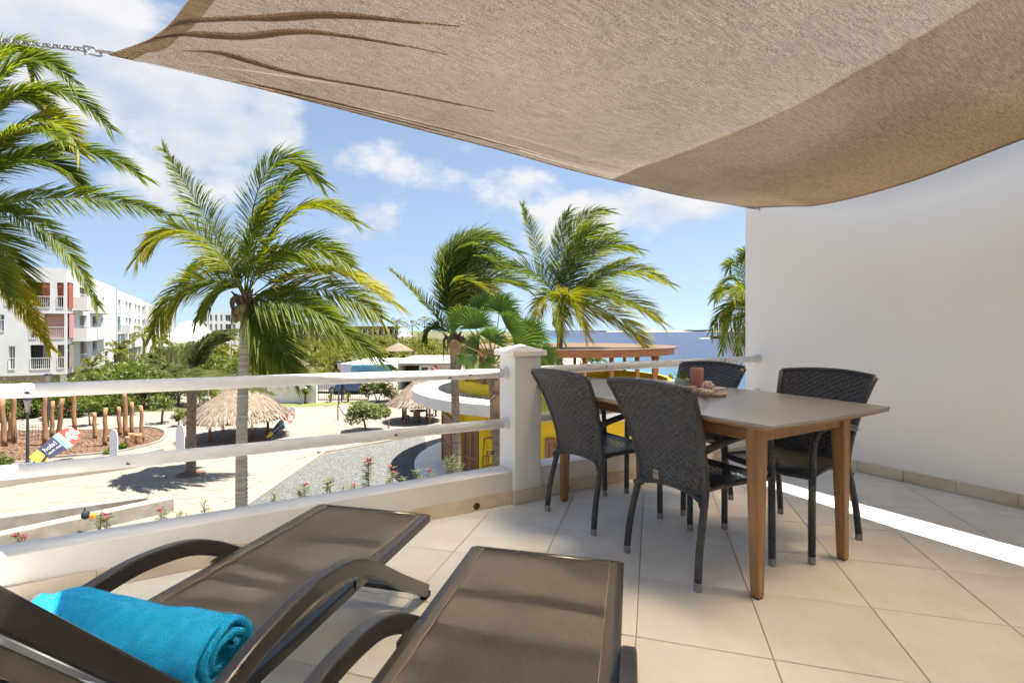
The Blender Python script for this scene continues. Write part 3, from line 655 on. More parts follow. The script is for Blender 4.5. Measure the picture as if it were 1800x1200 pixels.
# chain and snap hook
def link_ring(L_, W_, r, n=14):
    b = MB(); pts = []
    for k in range(n): a = k*2*math.pi/n; x = math.cos(a); y = math.sin(a); pts.append(V3((x*W_/2+(1 if x > 0 else -1)*(L_-W_)/2*min(1, abs(x)*3), y*W_/2, 0)))
    rg = []
    for i, p in enumerate(pts):
        t = (pts[(i+1) % n]-pts[i-1]).normalized(); s = V3((-t.y, t.x, 0)); rg.append([p+(s*math.cos(q*6.283/6)+V3((0, 0, 1))*math.sin(q*6.283/6))*r for q in range(6)])
    rg.append(rg[0]); b.rings(rg, True, False); return b
cA = UV(*A) + V3((0, 0, 0)); cdir = (P(-330, 5, 2.45)-cA); cl = cdir.length; cd = cdir.normalized()
hk = thing('snap_hook', 'galvanised snap hook joining the sail corner to the chain', 'hook', cA)
def orient(o, d, roll):
    q = d.to_track_quat('X', 'Z'); o.rotation_mode = 'QUATERNION'; from mathutils import Quaternion; o.rotation_quaternion = q @ Quaternion((1, 0, 0), roll)
o = link_ring(.082, .04, .0042, 18).build('hook_body', 'steel', hk, smooth=True); o.location = cd*.085; orient(o, cd, .5)
b = MB(); b.tube([(.02, .016, 0), (.045, .004, 0)], .003, 6); o = b.build('gate_bar', 'steel', hk); o.location = cd*.06; orient(o, cd, .5)
ch = thing('chain', 'steel chain running left from the sail corner out of view', 'chain', cA + cd*.13)
lm = None; npc = int((cl-.13)/.029)
for k in range(npc):
    if lm is None: o = link_ring(.040, .019, .0030).build('chain_link', 'steel', ch, smooth=True); lm = o.data
    else: o = link('chain_link', lm, ch)
    o.location = cd*(.018+k*.029)+V3((0, 0, -.03*math.sin(math.pi*k/npc))); orient(o, cd, (k % 2)*math.pi/2+.4)
b = MB(); b.tube([cd*.0, cd*0+V3((0.004, 0, -.022))], .003, 6); b.build('spare_end', 'steel', ch)
# ---------------------------------------------------------------- dining table
TU0, TU1, TV0, TV1, TH = 1.753, 2.684, 1.0885, 2.715, .75
tc_ = ((TU0+TU1)/2, (TV0+TV1)/2); hx, hy = (TU1-TU0)/2, (TV1-TV0)/2
tb = thing('dining_table', 'rectangular outdoor dining table with grey top and teak frame', 'table', UV(*tc_), ANG)
def outline(ix, bow=.03, bowe=.018):
    p = []; n = 10
    X, Y = hx-ix, hy-ix
    for k in range(n): t = -1+2*k/n; p.append((t*X, -Y-bowe*(1-t*t)))
    for k in range(n): t = -1+2*k/n; p.append((X+bow*(1-t*t), t*Y))
    for k in range(n): t = 1-2*k/n; p.append((t*X, Y+bowe*(1-t*t)))
    for k in range(n): t = 1-2*k/n; p.append((-X-bow*(1-t*t), t*Y))
    return p
b = MB(); b.rings([[(x, y, TH-.011) for x, y in outline(.0)], [(x, y, TH-.0012) for x, y in outline(.0)], [(x, y, TH) for x, y in outline(.0015)]]); b.build('tabletop', 'tabletop', tb)
b = MB(); b.rings([[(x, y, TH-.034) for x, y in outline(.055)], [(x, y, TH-.022) for x, y in outline(.003)], [(x, y, TH-.0115) for x, y in outline(.002)]]); b.build('top_rim', 'teak_side', tb)
lx0, lx1, ly0, ly1 = 1.876-tc_[0], 2.605-tc_[0], 1.216-tc_[1], 2.608-tc_[1]
def leg(x0, y0, sx, sy):
    b = MB(); w = .066; wb = .040
    x1, y1 = x0+sx*w, y0+sy*w
    top = [(x0, y0), (x1, y0), (x1, y1), (x0, y1)]; ix = x0+sx*.006; iy = y0+sy*.006
    bot = [(ix, iy), (ix+sx*wb, iy), (ix+sx*wb, iy+sy*wb), (ix, iy+sy*wb)]
    b.rings([[(x, y, .006) for x, y in bot], [(bx+(tx-bx)*.8, by+(ty-by)*.8, .6) for (bx, by), (tx, ty) in zip(bot, top)], [(x, y, TH-.0345) for x, y in top]])
    o = b.build('leg', 'teak', tb, bevel=.006)
    b = MB(); b.box(min(ix, ix+sx*wb)+.004, max(ix, ix+sx*wb)-.004, min(iy, iy+sy*wb)+.004, max(iy, iy+sy*wb)-.004, 0, .0065); b.build('foot_pad', 'rubber', o)
for x, y, sx, sy in ((lx0, ly0, 1, 1), (lx1, ly0, -1, 1), (lx0, ly1, 1, -1), (lx1, ly1, -1, -1)): leg(x, y, sx, sy)
az0, az1 = TH-.105, TH-.035
for nm, bx in (('apron', (lx0+.07, lx1-.07, ly0+.014, ly0+.036)), ('apron', (lx0+.07, lx1-.07, ly1-.036, ly1-.014))):
    b = MB(); b.box(*bx, az0, az1); b.build(nm, 'teak', tb, bevel=.002)
for bx in ((lx0+.014, lx0+.036, ly0+.07, ly1-.07), (lx1-.036, lx1-.014, ly0+.07, ly1-.07)):
    b = MB(); b.box(*bx, az0, az1); b.build('apron', 'teak_side', tb, bevel=.002)

# ---------------------------------------------------------------- wicker chairs
def back_pt(a, t):           # a in -1..1 across, t in 0..1 up
    z = .395 + t*.460 + .018*(1-a*a)*t
    hw_ = .192 + .059*t**1.6
    xb = -.176 - .012*t - .148*t**1.75
    return V3((xb - .040*(1-a*a)*(.45+.55*t), a*hw_, z))
def make_chair(label, with_tag):
    t = thing('wicker_chair', label, 'chair', group='wicker chairs around the dining table')
    # woven backrest: strands over ribs, two faces
    rows, cols, kr, kc = 34, 21, 4, 4; nu, nv = cols*kc, rows*kr
    b = MB()
    for side in (1, -1):
        def fn(i, j):
            a = -1+2*i; cu_ = i*cols; ro = j*rows; r = int(min(ro, rows-1e-6)); fr = ro-r
            p = back_pt(a*.985, j); wv = math.cos(math.pi*(cu_+r)); prof = math.sin(math.pi*min(max(fr, .04), .96))
            d = side*.006 + .0058*wv*prof + side*.0035*(prof-.5)
            return p+V3((d, 0, -d*.25))
        b.grid(fn, nu, nv)
    o_b = b.build('backrest', 'wicker', t, smooth=True, fix=False)
    b = MB(); b.tube([back_pt(-1+k/10, 1.0)+V3((0, 0, .004)) for k in range(21)], .0125, 8); b.build('top_rim', 'wicker_round', t, smooth=True)
    b = MB(); b.tube([back_pt(-1+k/10, 0)+V3((0, 0, -.004)) for k in range(21)], .011, 8); b.build('bottom_rim', 'wicker_round', t, smooth=True)
    for s in (-1, 1):
        up = [back_pt(s, q/10) for q in range(11)]
        b = MB(); low = catmull([(-.252, s*.212, .035), (-.236, s*.208, .16), (-.203, s*.200, .30), up[0]], 12)
        b.tube(low[:-1]+up, .0165, 10); lg = b.build('leg', 'wicker_round', t, smooth=True)
        b = MB(); b.lathe([(.0155, 0), (.0168, .002), (.0168, .036), (.0155, .038)], 12); f = b.build('foot_cap', 'foot_grey', lg, smooth=False); f.location = (-.2535, s*.2122, 0)
        b = MB(); pts = catmull([(.238, s*.236, .035), (.236, s*.236, .30), (.232, s*.237, .50), (.218, s*.238, .585), (.17, s*.240, .626), (.06, s*.240, .636), (-.08, s*.234, .622), (-.205, s*.2185, .592)], 40)
        b.tube(pts[:18], .0165, 10); lg = b.build('leg', 'wicker_round', t, smooth=True)
        b = MB(); b.lathe([(.0155, 0), (.0168, .002), (.0168, .036), (.0155, .038)], 12); f = b.build('foot_cap', 'foot_grey', lg); f.location = (.238, s*.236, 0)
        b = MB(); b.tube(pts[17:], .0165, 10); b.build('armrest', 'wicker_round', t, smooth=True)
        b = MB(); b.tube(catmull([(-.215, s*.203, .345), (-.19, s*.178, .362), (-.14, s*.163, .392), (.0, s*.19, .41), (.232, s*.236, .415)], 16), .0125, 8); b.build('side_rail', 'wicker_round', t, smooth=True)
    # open-weave seat
    def seat(x, a): hw_ = .172+(x+.17)/.42*.055; return V3((x, a*hw_, .418 - .020*(1-a*a)*math.sin(math.pi*(x+.19)/.46)))
    b = MB(); nx, ny = 28, 27; w = .0052
    for k in range(nx):
        x = -.165+k*.4/(nx-1); r = [[seat(x-w, -1+j/8)+V3((0, 0, .002*((j+k) % 2))) for j in range(17)], [seat(x+w, -1+j/8)+V3((0, 0, .002*((j+k) % 2))) for j in range(17)]]
        b.rings(r, closed=False)
    for k in range(ny):
        a = -1+2*k/(ny-1); r = [[seat(-.17+.41*j/16, a)+V3((0, -w, .0012)) for j in range(17)], [seat(-.17+.41*j/16, a)+V3((0, w, .0012)) for j in range(17)]]
        b.rings(r, closed=False)
    b.build('seat', 'wicker', t, fix=False)
    b = MB(); b.tube(catmull([(.232, -.226, .41), (.247, -.12, .404), (.25, 0, .402), (.247, .12, .404), (.232, .226, .41)], 16), .017, 10); b.build('front_rail', 'wicker_round', t, smooth=True)
    b = MB(); b.tube(catmull([(-.19, -.178, .362), (-.165, -.10, .375), (-.155, 0, .378), (-.165, .10, .375), (-.19, .178, .362)], 16), .016, 8); b.build('rear_rail', 'wicker_round', t, smooth=True)
    for x in (-.04, .10):
        b = MB(); b.tube([seat(x, -1)+V3((0, 0, -.012)), seat(x, 0)+V3((0, 0, -.018)), seat(x, 1)+V3((0, 0, -.012))], .008, 6); b.build('seat_bar', 'wicker', t)
    if with_tag:
        tx = back_pt(.42, .035).x - .0115
        b = MB(); b.box(tx-.002, tx, .052, .085, .397, .438); g = b.build('maker_tag', 'tag', t)
        g['label'] = 'small tan maker tag'
        mx = Matrix.Translation((tx-.0024, .0685, .424)) @ Matrix.Rotation(R(-90), 4, 'Z') @ Matrix.Rotation(R(90), 4, 'X')
        text('lettering', '4SO', .017, 'ink', g, mx, .0003)
        for k in range(2):
            b = MB(); b.box(tx-.0026, tx-.002, .060, .077, .4075-k*.005, .4095-k*.005); b.build('print_line', 'ink', g)
    return t
c2 = make_chair('dark woven armchair nearest the camera with a small tag on its back', True)
c2.location = UV(1.984, 1.612); c2.rotation_euler.z = ANG
c1 = make_chair('dark woven armchair with its back beside the white pillar', False)
c1.location = UV(1.966, 2.284); c1.rotation_euler.z = ANG + R(1.5)
dup(c1, UV(2.640, 1.527), ANG+R(180), 'dark woven armchair facing us at the wall side, nearer the front of the table')
dup(c1, UV(2.598, 2.255), ANG+R(181), 'dark woven armchair facing us in the far corner behind the candle')

# ---------------------------------------------------------------- things on the table
def on_table(px, py): d = (1.107-TH)*F/(py-CY); return V3(((px-CX)/F*d, d, FL+TH))
random.seed(4)
tray_c = on_table(1229, 692)
tr = thing('driftwood_tray', 'rough shell-covered tray holding the candle and shells', 'tray', tray_c, ANG)
b = MB(); n = 28
def trr(k, r, z): a = k*6.283/n; return (math.cos(a)*.085*r*(1+.05*math.sin(3*a)), math.sin(a)*.17*r*(1+.04*math.cos(2*a)), z)
b.rings([[trr(k, .96, .0012) for k in range(n)], [trr(k, 1.0, .014) for k in range(n)], [trr(k, .98, .022) for k in range(n)], [trr(k, .86, .022) for k in range(n)], [trr(k, .82, .012) for k in range(n)]])
b.build('dish', 'tray', tr, smooth=True)
cd_c = on_table(1225, 686)
cn = thing('pillar_candle', 'brown pillar candle standing on the shell tray', 'candle', V3((cd_c.x, cd_c.y, FL+TH+.0125)))
b = MB(); b.lathe([(.0355, 0), (.037, .004), (.037, .118), (.0345, .122), (.031, .120), (.022, .113), (.004, .112)], 32); b.build('wax', 'candle', cn, smooth=True)
b = MB(); b.tube([(0, 0, .11), (.001, 0, .124), (.004, 0, .13)], .0014, 5); b.build('wick', 'wick', cn)
def lump(name, loc, sx, sy, sz, seed, label, group, m='shell', spiral=False):
    random.seed(seed); b = MB(); nu, nv = 30, 18; off = V3((seed*3.1, seed*1.7, 0)); rg = []
    for j in range(nv+1):
        th = math.pi*j/nv; rr = []
        for i in range(nu):
            ph = 6.283*i/nu; d = V3((math.sin(th)*math.cos(ph), math.sin(th)*math.sin(ph), math.cos(th)))
            k = 1+.32*noise.noise(d*1.8+off)+.22*noise.noise(d*4.5+off)+.10*noise.noise(d*10+off)
            if spiral: k *= 1-.28*abs(math.sin(d.x*7+ph*.5))*.6
            rr.append((d.x*sx*k, d.y*sy*k, d.z*sz*k+sz*.9))
        rg.append(rr)
    b.rings(rg); o = b.build(name, m, smooth=True, loc=loc, rotz=random.uniform(0, 6)); tag(o, label, 'shell', group); return o
z0 = FL+TH+.0125
def onp(px, py, dz=0.0): q = on_table(px, py); return V3((q.x, q.y, z0+dz))
lump('shell', onp(1219, 695), .030, .024, .022, 3, 'mottled spiral shell leaning at the foot of the candle', 'shells on the tray', spiral=True)
lump('shell', onp(1207, 693), .024, .020, .018, 7, 'pale round shell left of the candle foot', 'shells on the tray')
lump('shell', onp(1244, 690, .006), .034, .026, .024, 9, 'pale cone-shaped shell right of the candle', 'shells on the tray')
lump('shell', onp(1199, 699), .042, .020, .016, 12, 'long pale knobbly shell at the tray front by the chair back', 'shells on the tray')
lump('shell', onp(1183, 692), .030, .022, .020, 15, 'pinkish shell lying nearest the glass pot', 'shells on the tray')
lump('shell', onp(1243, 699, .003), .055, .022, .016, 18, 'broad flat pink shell piece on the front rim of the tray', 'shells on the tray')
lump('shell', onp(1212, 699), .018, .016, .014, 21, 'small mottled shell between the long shell and the spiral one', 'shells on the tray')
lump('shell', onp(1233, 695), .020, .016, .016, 24, 'small pale shell between candle and flat pink shell', 'shells on the tray')
lump('shell', onp(1252, 695), .018, .018, .014, 27, 'small knobbly shell at the right end of the tray', 'shells on the tray')
pt_c = on_table(1199, 683)
gp_ = thing('succulent_pot', 'pale green glass pot with a small spiky plant', 'plant pot', V3((pt_c.x, pt_c.y, FL+TH+.001)))
b = MB(); b.lathe([(.034, 0), (.040, .004), (.043, .058), (.043, .062), (.039, .062), (.038, .05), (.001, .048)], 28); b.build('pot', 'pot_glass', gp_, smooth=True)
b = MB(); b.t = []; random.seed(6)
for k in range(16):
    a = random.uniform(0, 6.283); tl = random.uniform(.1, .9); l = random.uniform(.045, .08); d = V3((math.cos(a)*tl, math.sin(a)*tl, 1)).normalized(); s = V3((-math.sin(a), math.cos(a), 0))*.005
    o_ = V3((math.cos(a)*.012, math.sin(a)*.012, .046)); b.add([o_-s, o_+s, o_+d*l*.6+s*.8, o_+d*l*.6-s*.8, o_+d*l], [(0, 1, 2, 3), (3, 2, 4)]); b.t += [random.uniform(.3, .7)]*5
b.build('leaves', 'fan_leaf', gp_, fix=False)
pl_c = on_table(1262, 684)
dsh = thing('glass_dish', 'small clear-grey dish just beyond the shell tray', 'dish', V3((pl_c.x, pl_c.y, FL+TH+.001)))
b = MB(); b.lathe([(.018, 0), (.035, .003), (.040, .008), (.037, .008), (.001, .004)], 20); b.build('dish', 'sign_white', dsh, smooth=True)

# ---------------------------------------------------------------- sun loungers
LA = math.atan2(-.971, -.238)
def make_lounger(label, loc, rise, cat='sun lounger'):
    t = thing('sun_lounger', label, cat, loc, LA, 'sun loungers on the terrace')
    hw_, H, hin = .262, .300, 1.135
    def sl(x, a): return V3((x, a*(hw_-.010), H - .016*(1-a*a)*math.sin(math.pi*min(1, max(0, x/hin)))))
    b = MB(); b.grid(lambda i, j: sl(.008+i*(hin-.02), -1+2*j), 60, 20); b.build('sling', 'sling', t, smooth=True, fix=False)
    for s in (-1, 1):
        b = MB(); b.bar([(0, s*hw_, H-.012), (.4, s*hw_, H-.012), (hin+.32, s*hw_, H-.012)], .026, .034, (0, 1, 0)); b.build('side_rail', 'lounger_metal', t, bevel=.005)
        b = MB(); b.grid(lambda i, j: V3((.004+i*(hin-.01), s*(hw_-.036+j*.05), H+.0072-.004*abs(j-.5)*2-.004*(1-j))), 30, 4); b.build('sling_hem', 'sling_hem', t, smooth=True, fix=False)
        b = MB(); b.box(.01, hin-.01, s*(hw_-.034)-.0010, s*(hw_-.034)+.0010, H-.002, H+.0055); b.build('stitching', 'stitch', t)
    b = MB(); b.tube([(.0, -hw_, H-.008), (.0, hw_, H-.008)], .013, 10); b.build('foot_bar', 'lounger_metal', t, smooth=True)
    for x, dx, z in ((.24, .10, H-.055), (.60, .04, H-.05), (.74, .10, H-.055)):
        b = MB(); pts = [(x+dx*(1-(q/8)**2)*-.8+dx*.4, q/8*(hw_-.01), z+.03*(q/8)**2) for q in range(-8, 9)]; b.bar(pts, .028, .018, (1, 0, 0)); b.build('cross_bar', 'lounger_metal', t)
    # arched arms that run down into the legs
    arch = catmull([(.105, 0, .032), (.3355, 0, .184), (.50, 0, .300), (.60, 0, .360), (.70, 0, .396), (.85, 0, .411), (1.0, 0, .392), (1.1, 0, .365), (1.3, 0, .285), (1.5, 0, .16), (1.68, 0, .032)], 60)
    for s in (-1, 1):
        b = MB(); b.bar([(p.x, s*(hw_+.034), p.z) for p in arch], .036, .050, (0, 1, 0)); a_ = b.build('arm_frame', 'lounger_metal', t, bevel=.006)
        for x in (.10, 1.685):
            b = MB(); b.box(x-.022, x+.022, s*(hw_+.034)-.014, s*(hw_+.034)+.014, 0, .02); b.build('foot_pad', 'rubber', a_)
        b = MB(); b.box(.545, .60, s*(hw_+.0135)-.004, s*(hw_+.0135)+.004, .285, .315); b.build('bracket', 'lounger_metal', t)
    for x, z in ((.20, .085), (1.585, .085)):
        b = MB(); b.bar([(x, -hw_-.03, z), (x, hw_+.03, z)], .03, .018, (1, 0, 0)); b.build('leg_stretcher', 'lounger_metal', t)
    # raised back
    ca, sa = math.cos(R(rise)), math.sin(R(rise)); bl = .72
    d = V3((ca, 0, sa)); nrm = V3((-sa, 0, ca)); h0 = V3((hin, 0, H-.004))
    def bk(x, a): return h0+d*(.03+x*(bl-.05)) + V3((0, a*(hw_-.01), 0)) + nrm*(.006-.02*(1-a*a)*math.sin(math.pi*x))
    b = MB(); b.grid(lambda i, j: bk(i, -1+2*j), 40, 16); b.build('back_sling', 'sling', t, smooth=True, fix=False)
    for s in (-1, 1):
        y = V3((0, s*(hw_+.001), 0)); b = MB(); b.bar([h0+y-d*.02, h0+y+d*bl*.5, h0+y+d*bl], .030, .044, (0, 1, 0)); br = b.build('back_rail', 'lounger_metal', t, bevel=.005)
        y2 = V3((0, s*(hw_-.004), 0)); b = MB(); b.bar([h0+y2+d*.16-nrm*.046, h0+y2+d*.60-nrm*.046], .022, .030, (0, 1, 0)); b.build('floorlit_strip', 'lounger_floorlit', t, bevel=.003)  # added tan bar standing for floor light caught on the rail's lower side
        b = MB(); pl = [(.34, -.06), (.46, -.06), (.47, -.10), (.42, -.145), (.37, -.14)]
        vs = [h0+V3((0, s*(hw_-.02), 0))+d*p+nrm*q for p, q in pl]; b.rings([vs, [v+V3((0, s*.012, 0)) for v in vs]]); b.build('hinge_plate', 'lounger_metal', t)
    b = MB(); e_ = h0+d*bl; b.tube([e_+V3((0, -hw_, 0)), e_+V3((0, hw_, 0))], .014, 10); b.build('head_bar', 'lounger_metal', t, smooth=True)
    st = h0+d*.42-nrm*.12; b = MB(); b.tube([st+V3((0, -hw_+.03, 0)), (st.x+.22, -hw_+.03, H-.02), (st.x+.22, hw_-.03, H-.02), st+V3((0, hw_-.03, 0))], .009, 8); b.build('back_stay', 'lounger_metal', t)
    return t
make_lounger('dark mesh sun lounger on the left with a turquoise towel on it', V3((-.6225, 2.201, FL)), 49.5)
make_lounger('dark mesh sun lounger in the middle foreground, without a towel', V3((.120, 1.7635, FL)), 30.0)

# ---------------------------------------------------------------- rolled towel
tw = thing('rolled_towel', 'rolled turquoise terry towel lying across the left lounger', 'towel', V3((-.905, 1.175, FL+.292)), math.atan2(-.238, .971))
def tow(s, l, off):
    turns = 2.9; r = .020+.066*s**.9; a = -s*turns*6.283 + 1.2
    rr = r+off; x = -.262+.524*l
    sag = 1-.10*math.sin(math.pi*l)*0
    nz = noise.noise(V3((x*9, math.cos(a)*1.3, math.sin(a)*1.3+s)))*.010 + noise.noise(V3((x*28, math.cos(a)*4, math.sin(a)*4)))*.0035
    x += (.012*math.sin(a*1.1)+.010*noise.noise(V3((a*.6, 1, l*3))))*(abs(l-.5)*2)**3
    rr += nz*(.4+.6*s)
    y = rr*math.cos(a)*1.10; z = rr*math.sin(a)*.90
    fl = -.070
    if z < fl: z = fl+(z-fl)*.25
    return V3((x, y, z+.0835 + .004*math.sin(l*7)))
b = MB(); NS, NL, TH_ = 150, 60, .0078
b.grid(lambda s, l: tow(s, l, TH_), NS, NL); b.grid(lambda s, l: tow(s, l, -TH_), NS, NL)
for l in (0, 1):
    rg = [[tow(i/NS, l, TH_-2*TH_*q/4)+V3(((1 if l else -1)*.006*math.sin(math.pi*q/4), 0, 0)) for i in range(NS+1)] for q in range(5)]; b.rings(rg, closed=False)
b.rings([[tow(1, j/NL, TH_-2*TH_*q/3) for j in range(NL+1)] for q in range(4)], closed=False)
b.build('roll', 'towel', tw, smooth=True)
random.seed(9); b = MB()
for k in range(26000):
    s = 1-random.random()**1.2*.42; l = random.random(); p = tow(s, l, TH_); q = tow(min(1, s+.004), l, TH_); n_ = (p-V3((p.x, 0, .0835))).normalized()
    n_ = (n_+V3((random.uniform(-.7, .7), random.uniform(-.7, .7), random.uniform(-.5, .7)))).normalized(); t_ = V3((random.uniform(-1, 1), random.uniform(-1, 1), random.uniform(-1, 1))).normalized()*.0007
    ln = random.uniform(.002, .0048); b.add([p-t_, p+t_, p+n_*ln], [(0, 1, 2)])
for k in range(5000):
    s = random.random(); p = tow(s, 1, random.uniform(-TH_, TH_)); n_ = V3((1, random.uniform(-.6, .6), random.uniform(-.6, .6))).normalized(); t_ = V3((0, random.uniform(-1, 1), random.uniform(-1, 1))).normalized()*.0007
    b.add([p-t_+V3((.004, 0, 0)), p+t_+V3((.004, 0, 0)), p+n_*random.uniform(.005, .009)], [(0, 1, 2)])
b.build('terry_pile', 'towel', tw, fix=False, kind='stuff')
# ---------------------------------------------------------------- apartment blocks (aligned with the terrace)
def on_v(px, py, V_): k = (px-CX)/F; z = V_/(CU-SU*k); return z*(k*CU+SU), EYE-(py-CY)/F*z
def on_u(px, py, U_): k = (px-CX)/F; z = U_/(k*CU+SU); return z*(CU-SU*k), EYE-(py-CY)/F*z
def facade(parent, O, du, nrm, width, z0, z1, ops, th=.25, name='wall', m='house_white'):
    """wall with real openings; O start point, du along, nrm outward; ops = (x0, x1, z0, z1)"""
    xs = sorted({0.0, width, *[max(0, o[0]) for o in ops], *[min(width, o[1]) for o in ops]}); zs = sorted({z0, z1, *[o[2] for o in ops], *[o[3] for o in ops]})
    b = MB(); du, nrm = V3(du), V3(nrm)
    def pt(x, z, d): return V3((O[0], O[1], 0))+du*x+V3((0, 0, z))-nrm*d
    for i in range(len(xs)-1):
        for j in range(len(zs)-1):
            xc, zc = (xs[i]+xs[i+1])/2, (zs[j]+zs[j+1])/2
            if any(o[0] < xc < o[1] and o[2] < zc < o[3] for o in ops): continue
            b.quad(pt(xs[i], zs[j], 0), pt(xs[i+1], zs[j], 0), pt(xs[i+1], zs[j+1], 0), pt(xs[i], zs[j+1], 0))
    for o in ops:
        a0, a1, c0, c1 = o[:4]
        b.quad(pt(a0, c0, 0), pt(a0, c1, 0), pt(a0, c1, th), pt(a0, c0, th)); b.quad(pt(a1, c0, 0), pt(a1, c1, 0), pt(a1, c1, th), pt(a1, c0, th))
        b.quad(pt(a0, c0, 0), pt(a1, c0, 0), pt(a1, c0, th), pt(a0, c0, th)); b.quad(pt(a0, c1, 0), pt(a1, c1, 0), pt(a1, c1, th), pt(a0, c1, th))
    return b.build(name, m, parent)
def bars(parent, O, du, nrm, x0, x1, z0, h, pitch=.14):
    b = MB(); du, nrm = V3(du), V3(nrm); n = max(2, int((x1-x0)/pitch)); o = V3((O[0], O[1], 0))+nrm*.02
    for k in range(n+1):
        p = o+du*(x0+(x1-x0)*k/n)+V3((0, 0, z0)); b.obox(p-du*.012, du*.024, nrm*.024, (0, 0, h))
    b.obox(o+du*x0+V3((0, 0, z0+h)), du*(x1-x0), nrm*.05, (0, 0, .05)); b.obox(o+du*x0+V3((0, 0, z0+.02)), du*(x1-x0), nrm*.03, (0, 0, .03))
    b.build('railing', 'white_metal', parent)
def recess(parent, O, du, nrm, x0, x1, z0, z1, depth, m, door=True):
    du, nrm = V3(du), V3(nrm); o = V3((O[0], O[1], 0))-nrm*.255
    def pt(x, z, d): return o+du*x+V3((0, 0, z))-nrm*d
    b = MB(); b.quad(pt(x0-.3, z0-.02, depth), pt(x1+.3, z0-.02, depth), pt(x1+.3, z1+.1, depth), pt(x0-.3, z1+.1, depth))
    b.quad(pt(x0-.3, z0, 0), pt(x1+.3, z0, 0), pt(x1+.3, z0, depth), pt(x0-.3, z0, depth)); b.quad(pt(x0-.3, z1+.08, 0), pt(x1+.3, z1+.08, 0), pt(x1+.3, z1+.08, depth), pt(x0-.3, z1+.08, depth))
    b.quad(pt(x0-.3, z0, 0), pt(x0-.3, z1, 0), pt(x0-.3, z1, depth), pt(x0-.3, z0, depth)); b.quad(pt(x1+.3, z0, 0), pt(x1+.3, z1, 0), pt(x1+.3, z1, depth), pt(x1+.3, z0, depth))
    lg = b.build('loggia', m, parent, fix=False)
    if door:
        w = x1-x0; a, c = x0+w*.25, x0+w*.75; b = MB(); b.obox(pt(a, z1-.75, depth-.03), du*(c-a), nrm*.02, (0, 0, .55)); b.build('window_band', 'pane', lg)
def window(parent, O, du, nrm, x0, x1, z0, z1):
    du, nrm = V3(du), V3(nrm); o = V3((O[0], O[1], 0))-nrm*.20
    b = MB(); w = .07
    for a0, a1, c0, c1 in ((x0, x0+w, z0, z1), (x1-w, x1, z0, z1), (x0+w, x1-w, z0, z0+w), (x0+w, x1-w, z1-w, z1), ((x0+x1)/2-w/2, (x0+x1)/2+w/2, z0+w, z1-w)):
        b.obox(o+du*a0+V3((0, 0, c0)), du*(a1-a0), -nrm*.05, (0, 0, c1-c0))
    f = b.build('window', 'white_metal', parent); b = MB(); b.obox(o-nrm*.03+du*(x0+w*.5)+V3((0, 0, z0+w*.5)), du*(x1-x0-w), -nrm*.01, (0, 0, z1-z0-w)); b.build('pane', 'pane', f)
DU, DV = V3((CU, SU, 0)), V3((-SU, CU, 0))
